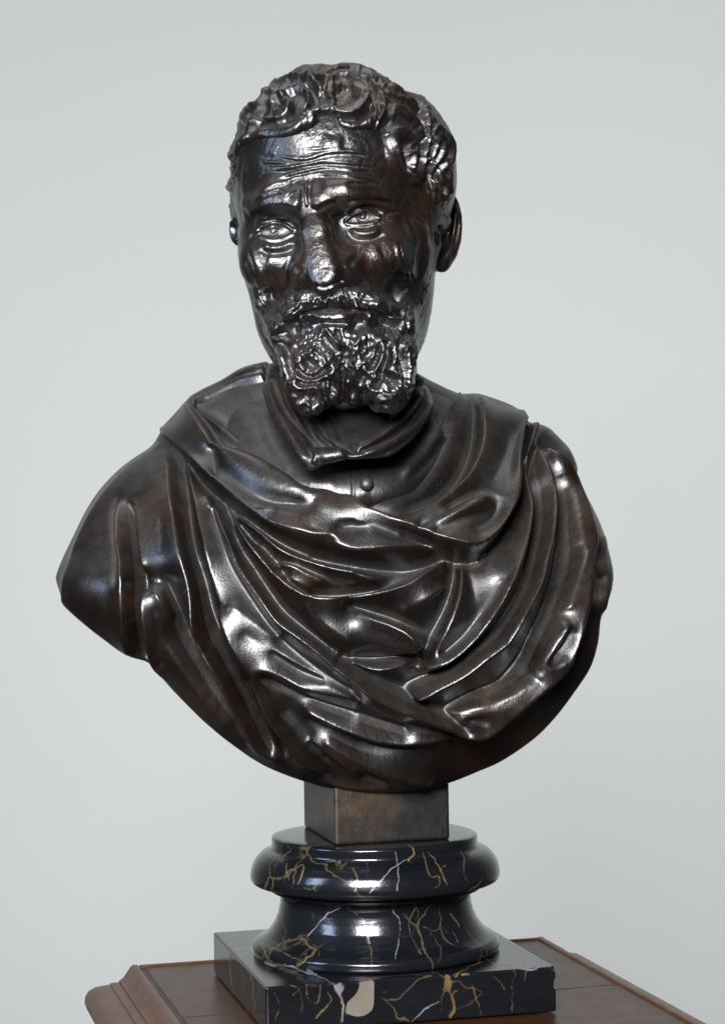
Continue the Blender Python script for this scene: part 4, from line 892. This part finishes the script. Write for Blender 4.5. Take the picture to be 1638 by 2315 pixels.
# locks: crest and hollow lines (x, y, height) traced in a 1624 px enlargement of the upper head
HL = [
 [(640,112,4),(560,95,4),(470,100,5),(400,130,5),(350,180,5),(330,240,4),(310,300,4),(290,360,4),(250,420,4),(215,470,3)], [(600,150,0),(520,140,0),(440,165,0),(380,215,-1),(350,270,-1),(330,330,-1),(310,390,-2),(290,430,-2)],
 [(360,270,3),(380,210,5),(430,175,6),(500,158,7),(570,165,7),(620,190,7),(660,230,6),(700,260,5),(735,290,4),(740,330,4),(700,360,4),(650,365,5),(600,380,5),(570,420,4),(520,460,5),(480,475,5)],
 [(420,240,0),(480,195,-1),(550,190,-1),(610,230,-2),(630,290,-2),(610,340,-2),(570,370,-3)], [(440,260,3),(490,225,4),(550,220,4),(590,260,4),(590,310,4),(560,350,3)], [(460,280,-1),(500,260,-2),(540,270,-3),(550,310,-3),(530,350,-3)],
 [(345,330,2),(370,290,4),(420,265,5),(460,275,5),(480,310,5),(480,350,5),(450,390,5),(400,410,4),(350,410,3),(315,400,3)], [(400,310,-1),(430,330,-3),(420,360,-3),(380,370,-2),(360,345,-2)], [(500,300,0),(520,360,-3),(500,400,-3),(470,420,-2)],
 [(560,400,4),(530,440,6),(480,465,6),(420,480,5),(360,480,5),(300,480,5),(260,500,4),(230,530,2)], [(540,380,-2),(490,420,0),(430,440,1),(360,445,0),(320,435,-1),(270,460,-1),(230,490,0)],
 [(690,215,3),(720,180,5),(770,160,6),(830,165,7),(880,190,7),(920,230,7),(935,280,7),(925,330,7),(890,365,7),(840,385,6),(790,380,5),(740,360,4),(700,345,3)], [(740,210,2),(790,182,3),(840,192,4),(880,222,5),(900,265,5),(890,310,4),(850,330,4)], [(750,260,-1),(800,230,-2),(840,250,-3),(850,290,-3),(810,310,-3),(760,300,-2)],
 [(700,300,-1),(680,240,-2),(690,180,-2),(740,130,-1),(830,125,0),(900,150,-1),(960,210,-2),(975,280,-2),(960,350,-2),(920,400,-2),(850,412,-2),(770,405,-2),(700,385,-2),(650,390,-2)], [(760,398,3),(830,425,4),(900,420,4),(960,395,4)],
 [(950,170,4),(1000,230,5),(1030,300,6),(1030,370,6),(1000,430,5),(990,480,3)], [(1000,180,-1),(1050,250,-2),(1065,330,-3),(1050,410,-3),(1020,460,-2)], [(960,290,4),(985,340,5),(990,400,5),(985,440,3)], [(1000,300,1),(1012,350,0),(1005,410,0)],
 [(650,130,2),(750,112,4),(850,100,5),(930,120,5),(1000,160,5),(1050,200,4)], [(780,78,3),(880,78,3),(980,102,3),(1060,150,3),(1150,190,4),(1230,250,4),(1290,320,4),(1330,400,3)], [(700,95,0),(860,88,1),(1000,130,0),(1080,180,-1),(1160,240,-2),(1220,310,-2),(1260,380,-2)],
 [(1080,200,4),(1150,260,5),(1220,330,6),(1280,400,6),(1310,480,6),(1310,540,5)], [(1080,260,-1),(1140,310,-1),(1200,370,-1),(1250,440,-2),(1280,510,-2),(1285,560,-2)], [(1090,330,4),(1150,350,6),(1210,400,7),(1260,470,7),(1290,550,7),(1290,620,6),(1270,690,5),(1240,740,6),(1205,770,5),(1180,755,3)],
 [(1110,400,-1),(1170,430,-1),(1220,500,-2),(1245,570,-2),(1250,640,-2),(1230,700,-1)], [(1100,470,3),(1150,470,5),(1200,520,6),(1225,590,6),(1220,660,5),(1200,720,4)], [(1150,560,-2),(1165,620,-3),(1180,680,-3),(1195,720,-2)], [(1085,500,4),(1110,560,6),(1130,620,6),(1150,680,5),(1175,740,4)],
 [(1330,440,-2),(1320,520,-3),(1310,600,-3),(1300,680,-3),(1330,760,-2)], [(1340,460,4),(1390,480,6),(1420,530,6),(1435,600,6),(1430,680,5)], [(1330,570,4),(1370,600,5),(1400,660,5),(1415,740,5),(1410,820,4),(1395,870,3)], [(1370,560,0),(1410,620,-1),(1425,700,-1)], [(1310,640,3),(1350,700,4),(1370,770,4),(1375,840,3)], [(1340,640,-1),(1380,700,-1),(1392,780,-1),(1390,850,-1)],
 [(330,215,4),(260,250,5),(210,310,5),(180,370,4)], [(310,260,-1),(250,300,-1),(220,350,-1)], [(300,330,4),(250,330,5),(210,370,5),(200,420,4),(240,440,4),(285,410,3)], [(245,380,-2),(258,402,-2)], [(180,390,3),(140,440,5),(115,520,5),(110,600,4),(130,660,3)], [(190,430,-1),(160,490,-2),(145,560,-2),(150,630,-2)], [(200,500,3),(170,550,4),(155,620,3)],
 [(100,500,3),(75,600,4),(70,700,4),(85,780,4),(115,840,3)], [(110,620,-1),(100,700,-2),(110,770,-2),(135,840,-1)], [(135,700,3),(130,780,3),(145,860,2)], [(80,820,3),(90,900,3),(115,980,2)], [(100,850,-1),(115,920,-1)],
]
HLp = [z(c) for c in HL]
ring = [(498+0*x, y, 0) for x, y in ((0, 560), (0, 300))]+[(540, 200, 0), (640, 130, 1), (757, 120, 1), (900, 130, 1), (1000, 220, 0), (1040, 400, 0), (1040, 560, 0)]
Rh.H += blur(fold_skin(HLp+[ring], 1.25), 1)
strands(Rh, HLp, (3.5, 7.0), .7)
for x in (958, 970, 982, 994, 1005):
    S([(x, 300), (x+7, 345), (x+1, 390), (x+6, 430), (x+1, 470)], 6.5, 3.0, 'ridge', (.2, .2)); S([(x+6, 310), (x+12, 350), (x+7, 395), (x+11, 440)], 4, -1.5, 'ridge', (.2, .2))
for i in range(46):       # long wavy strands over the crown, from temple to temple
    k_r = r5.uniform(.86, 1.04); a0 = r5.uniform(math.pi*1.02, math.pi*1.75); sp = r5.uniform(.35, .8); ph = r5.uniform(0, 6)
    pts = [(757+250*k_r*math.cos(a0+sp*t/6)+3*math.sin(t*2+ph), 412+262*k_r*math.sin(a0+sp*t/6)+5*math.sin(t*1.7+ph)) for t in range(7)]
    S(pts, r5.uniform(6, 10), r5.uniform(.7, 1.5), 'ridge', (.3, .3)); S([(x+3, y+9) for x, y in pts], 5, -.8, 'ridge', (.3, .3))
Rh.H = blur(Rh.H, 1); Rh.noise(.06, 2, 21); Rh.noise(.06, 6, 22)
hair = sculpt('hair', hair_fn, (-.12, 1.44, .52), (.105, 1.72, .755), .0016, Rh, M_hair, bust, sm=2, cav=6, graz=.75)

# ------------------------------------------------------------------ beard and moustache
BEARD = [(600, 690), (590, 640), (575, 590), (560, 600), (560, 680), (590, 760), (625, 800), (640, 850), (662, 905), (690, 938), (720, 928), (745, 908), (775, 905), (800, 910), (830, 908), (860, 926), (888, 932), (914, 915), (930, 880), (940, 820), (962, 740), (990, 640), (985, 560), (962, 560), (950, 640), (925, 690), (900, 720), (870, 708), (840, 702), (805, 700), (740, 702), (690, 708), (660, 722)]
MOUS = [(636, 770), (632, 730), (642, 690), (662, 662), (690, 648), (735, 655), (780, 638), (820, 650), (860, 680), (895, 710), (925, 745), (905, 748), (870, 725), (835, 703), (800, 698), (740, 699), (690, 706), (662, 724), (652, 765)]
SBm = np.maximum(np.maximum(polysd(BEARD), polysd(MOUS)), polysd([(652, 690), (750, 684), (850, 690), (870, 735), (640, 735)]))
SB = SBm
def beard_fn(P):
    u, v = project(P)
    f = head_base(P)
    f = smin(f, ell(P, A(752, 690, -.110), (.034, .036, .026)), .015)
    g = smin(ell(P, A(700, 860, -.112), (.026, .030, .034)), ell(P, A(870, 850, -.112), (.028, .032, .036)), .012)
    g = smin(g, ell(P, A(765, 800, -.108), (.044, .038, .032)), .015)
    g = smin(g, ell(P, A(700, 690, -.1210), (.025, .0255, .0150)), .010); g = smin(g, ell(P, A(805, 686, -.1230), (.027, .0255, .0150)), .010)
    g = smin(g, ell(P, A(650, 728, -.106), (.0105, .019, .020)), .010)
    g = smin(g, ell(P, A(888, 720, -.108), (.0150, .020, .0175)), .012)
    f = smin(f, g, .012)
    s_ = bil(SB, u, v, QS)
    wd_ = np.maximum(22*sstep(780, 700, v)*np.maximum(sstep(660, 610, u), sstep(860, 920, u)), 16*sstep(740, 690, v))
    th_ = -.0045+.006*sstep(-9-wd_, 14+wd_, s_)
    f = f-th_
    f = smax(f, -(s_+5+wd_)*.00033, .004)
    return smax(f, (P[..., 1]-1.585), .004)
Rb = Relief(); S = Rb.s; L = Rb.lock
def y2(l): return [(480+.3695*x, 620+.3695*y)+tuple(r_) for x, y, *r_ in l]
r6 = np.random.default_rng(6)
# fine hairs: moustache fans outwards from under the nose, whiskers run down the cheeks
for i in range(230):
    t = r6.uniform(-1, 1); x0 = 745+t*85; y0 = 652+abs(t)*22+r6.uniform(-8, 22)
    a = math.pi/2+(-.95*t); l = r6.uniform(18, 36)
    S([(x0, y0), (x0+math.cos(a)*l*.5, y0+math.sin(a)*l*.5), (x0+math.cos(a-.2*t)*l, y0+math.sin(a)*l*.95)], r6.uniform(2.5, 4.5), r6.choice([-.9, .8]), 'ridge', (.2, .4))
for i in range(110):
    x0 = r6.uniform(915, 985); y0 = r6.uniform(580, 800); l = r6.uniform(30, 60); a = math.pi/2+.22+r6.normal(0, .15)
    S([(x0, y0), (x0+math.cos(a+.3)*l*.5, y0+math.sin(a)*l*.5), (x0+math.cos(a-.1)*l, y0+math.sin(a)*l)], r6.uniform(3, 6), r6.choice([-1.4, 1.5]), 'ridge', (.3, .3))
for i in range(60):
    x0 = r6.uniform(560, 625); y0 = r6.uniform(600, 760); l = r6.uniform(30, 60); a = math.pi/2-.3+r6.normal(0, .15)
    S([(x0, y0), (x0+math.cos(a)*l*.5, y0+math.sin(a)*l*.5), (x0+math.cos(a-.2)*l, y0+math.sin(a)*l)], r6.uniform(3, 6), r6.choice([-1.2, 1.4]), 'ridge', (.3, .3))
for i in range(320):
    x0 = r6.uniform(640, 935); y0 = r6.uniform(735, 915); l = r6.uniform(22, 48); a0 = math.pi/2+(775-x0)*.004+r6.normal(0, .5); wv = r6.uniform(.5, 1.1)
    pts = [(x0, y0)]
    for t in range(5): pts.append((pts[-1][0]+math.cos(a0+wv*math.sin(t*1.6+i))*l/5, pts[-1][1]+math.sin(a0+wv*math.sin(t*1.6+i))*l/5))
    S(pts, r6.uniform(2.5, 4.5), r6.uniform(.35, 1.0)*r6.choice([1, -1]), 'ridge', (.25, .35))
BL = [
 [(548,500,4),(542,550,5),(562,590,5),(600,608,5),(640,598,5),(672,568,5),(700,530,4)], [(580,515,1),(598,545,0),(622,562,0),(632,535,2),(610,508,3)], [(600,470,4),(640,488,4),(660,520,4)],
 [(520,600,4),(550,640,5),(610,652,6),(670,622,6),(720,590,5),(745,570,5)], [(530,575,0),(560,615,-1),(610,630,-1),(660,607,-1),(700,570,-1)], [(500,650,4),(530,690,5),(580,690,5),(620,675,5),(660,710,6),(665,760,6),(640,800,5),(600,810,5),(580,780,4)], [(540,660,-1),(590,665,-1),(640,655,-1)], [(620,730,-2),(630,760,-3),(610,780,-2)], [(555,720,0),(570,750,-2)],
 [(520,790,5),(550,830,6),(580,850,5)], [(600,832,5),(640,830,6),(680,810,6),(720,790,5)], [(560,800,-1),(590,830,-2)], [(480,700,4),(500,760,4),(515,810,4)], [(500,710,0),(530,770,-1)],
 [(740,580,4),(760,630,5),(760,690,6),(740,740,6),(720,780,6)], [(790,560,-2),(800,620,-3),(800,680,-3),(785,740,-2)], [(820,640,4),(812,700,5),(830,750,6),(865,770,6)], [(700,650,5),(690,700,5),(700,750,5)], [(680,650,-1),(675,700,-1),(685,750,-1)], [(725,640,0),(722,700,-1)], [(750,790,6),(770,780,5),(790,800,5)], [(840,790,6),(870,775,6)],
 [(860,540,4),(850,480,5),(880,420,6),(930,390,7),(990,400,7),(1030,440,7),(1040,490,7),(1020,550,7),(1000,600,6),(1010,650,5)], [(1058,440,0),(1067,490,-2),(1057,545,-3),(1030,610,-3),(1035,650,-2)], [(905,485,2),(920,450,3),(950,475,2),(955,500,1),(930,510,1)], [(940,430,4),(975,450,4),(985,490,4),(960,530,5),(920,540,5),(890,570,6),(880,620,6),(900,650,5)], [(1010,470,2),(1005,520,1),(975,570,0)], [(910,600,0),(928,640,-2)], [(930,580,5),(960,600,5),(950,650,5),(920,675,5)],
 [(1080,420,4),(1110,470,5),(1110,530,5),(1080,580,5)], [(1060,580,4),(1110,600,6),(1140,650,7),(1140,710,6),(1110,740,5)], [(1080,630,1),(1100,670,-1)], [(1040,660,5),(1060,700,6),(1100,700,5)], [(960,650,5),(980,690,6),(1020,700,6),(1050,722,5)], [(1000,660,-1),(1010,675,-1)], [(960,720,5),(960,770,6),(1000,820,6),(1050,832,5)], [(1000,740,5),(1040,760,6),(1090,742,6),(1120,780,6),(1110,820,5),(1060,832,5)], [(1040,790,-2),(1070,800,-2)], [(985,760,0),(1005,790,-1)], [(1150,690,4),(1170,740,5),(1150,800,5)], [(1160,600,-1),(1180,690,-2)], [(900,690,5),(890,740,5),(910,790,5)], [(930,700,-1),(925,760,-2)], [(865,690,-1),(860,730,-1)],
 [(1150,440,3),(1190,520,4),(1200,600,4),(1190,680,4)], [(1130,450,-1),(1165,530,-2),(1175,600,-1)], [(1200,400,3),(1220,480,4),(1215,560,3)], [(1240,300,2),(1250,400,3),(1235,500,3)], [(1215,320,-1),(1225,420,-1)],
 [(690,300,2),(710,360,4),(750,410,5),(780,440,5)], [(680,380,-1),(720,420,-2),(760,470,-2)], [(790,330,3),(800,390,3)], [(765,350,0),(780,400,-1)], [(870,340,-2),(885,300,-1)], [(640,330,0),(650,300,-1)], [(560,400,1),(640,450,1)], [(540,440,0),(600,420,0)], [(960,330,1),(1000,350,1),(1040,380,2)], [(830,460,-2),(830,530,-2)],
 [(410,430,3),(440,490,4),(450,560,4),(470,620,3),(470,680,3)], [(440,430,-1),(465,500,-2),(480,570,-2),(490,630,-1)], [(490,440,3),(500,510,4),(510,570,3)], [(540,170,3),(490,225,6),(455,290,8),(425,345,8),(405,385,7),(410,420,6),(440,410,3)], [(510,280,-3),(480,330,-4),(500,370,-3)], [(960,180,3),(1040,225,6),(1100,275,7),(1160,325,6)], [(1000,260,-1),(1060,300,-3),(1120,330,-2)],
]
BLp = [y2(c) for c in BL]
Rb.H += blur(fold_skin(BLp+[[(x, y, 0) for x, y in BEARD]+[BEARD[0]+(0,)]]+[[(660, 690, 0), (745, 672, 0), (830, 688, 0)]], 1.15), 1)
strands(Rb, BLp, (4.5,), .5)
S(y2([(520, 268), (560, 238), (620, 224), (700, 216), (800, 213), (880, 216), (935, 232), (965, 262)]), 7, -7, 'ridge', (.06, .06))
S(y2([(600, 270), (680, 262), (760, 258), (830, 265), (860, 285)]), 14, 3, 'ridge', (.25, .25)); S(y2([(620, 300), (700, 300), (820, 300)]), 10, -2.5, 'ridge')
Rb.H = blur(Rb.H, 1); Rb.noise(.2, 2, 31); Rb.noise(.22, 4, 32); Rb.noise(.4, 10, 33)
beard = sculpt('beard', beard_fn, (-.10, 1.43, .425), (.08, 1.60, .58), .0014, Rb, M_hair, bust, sm=2, cav=6, graz=.45)
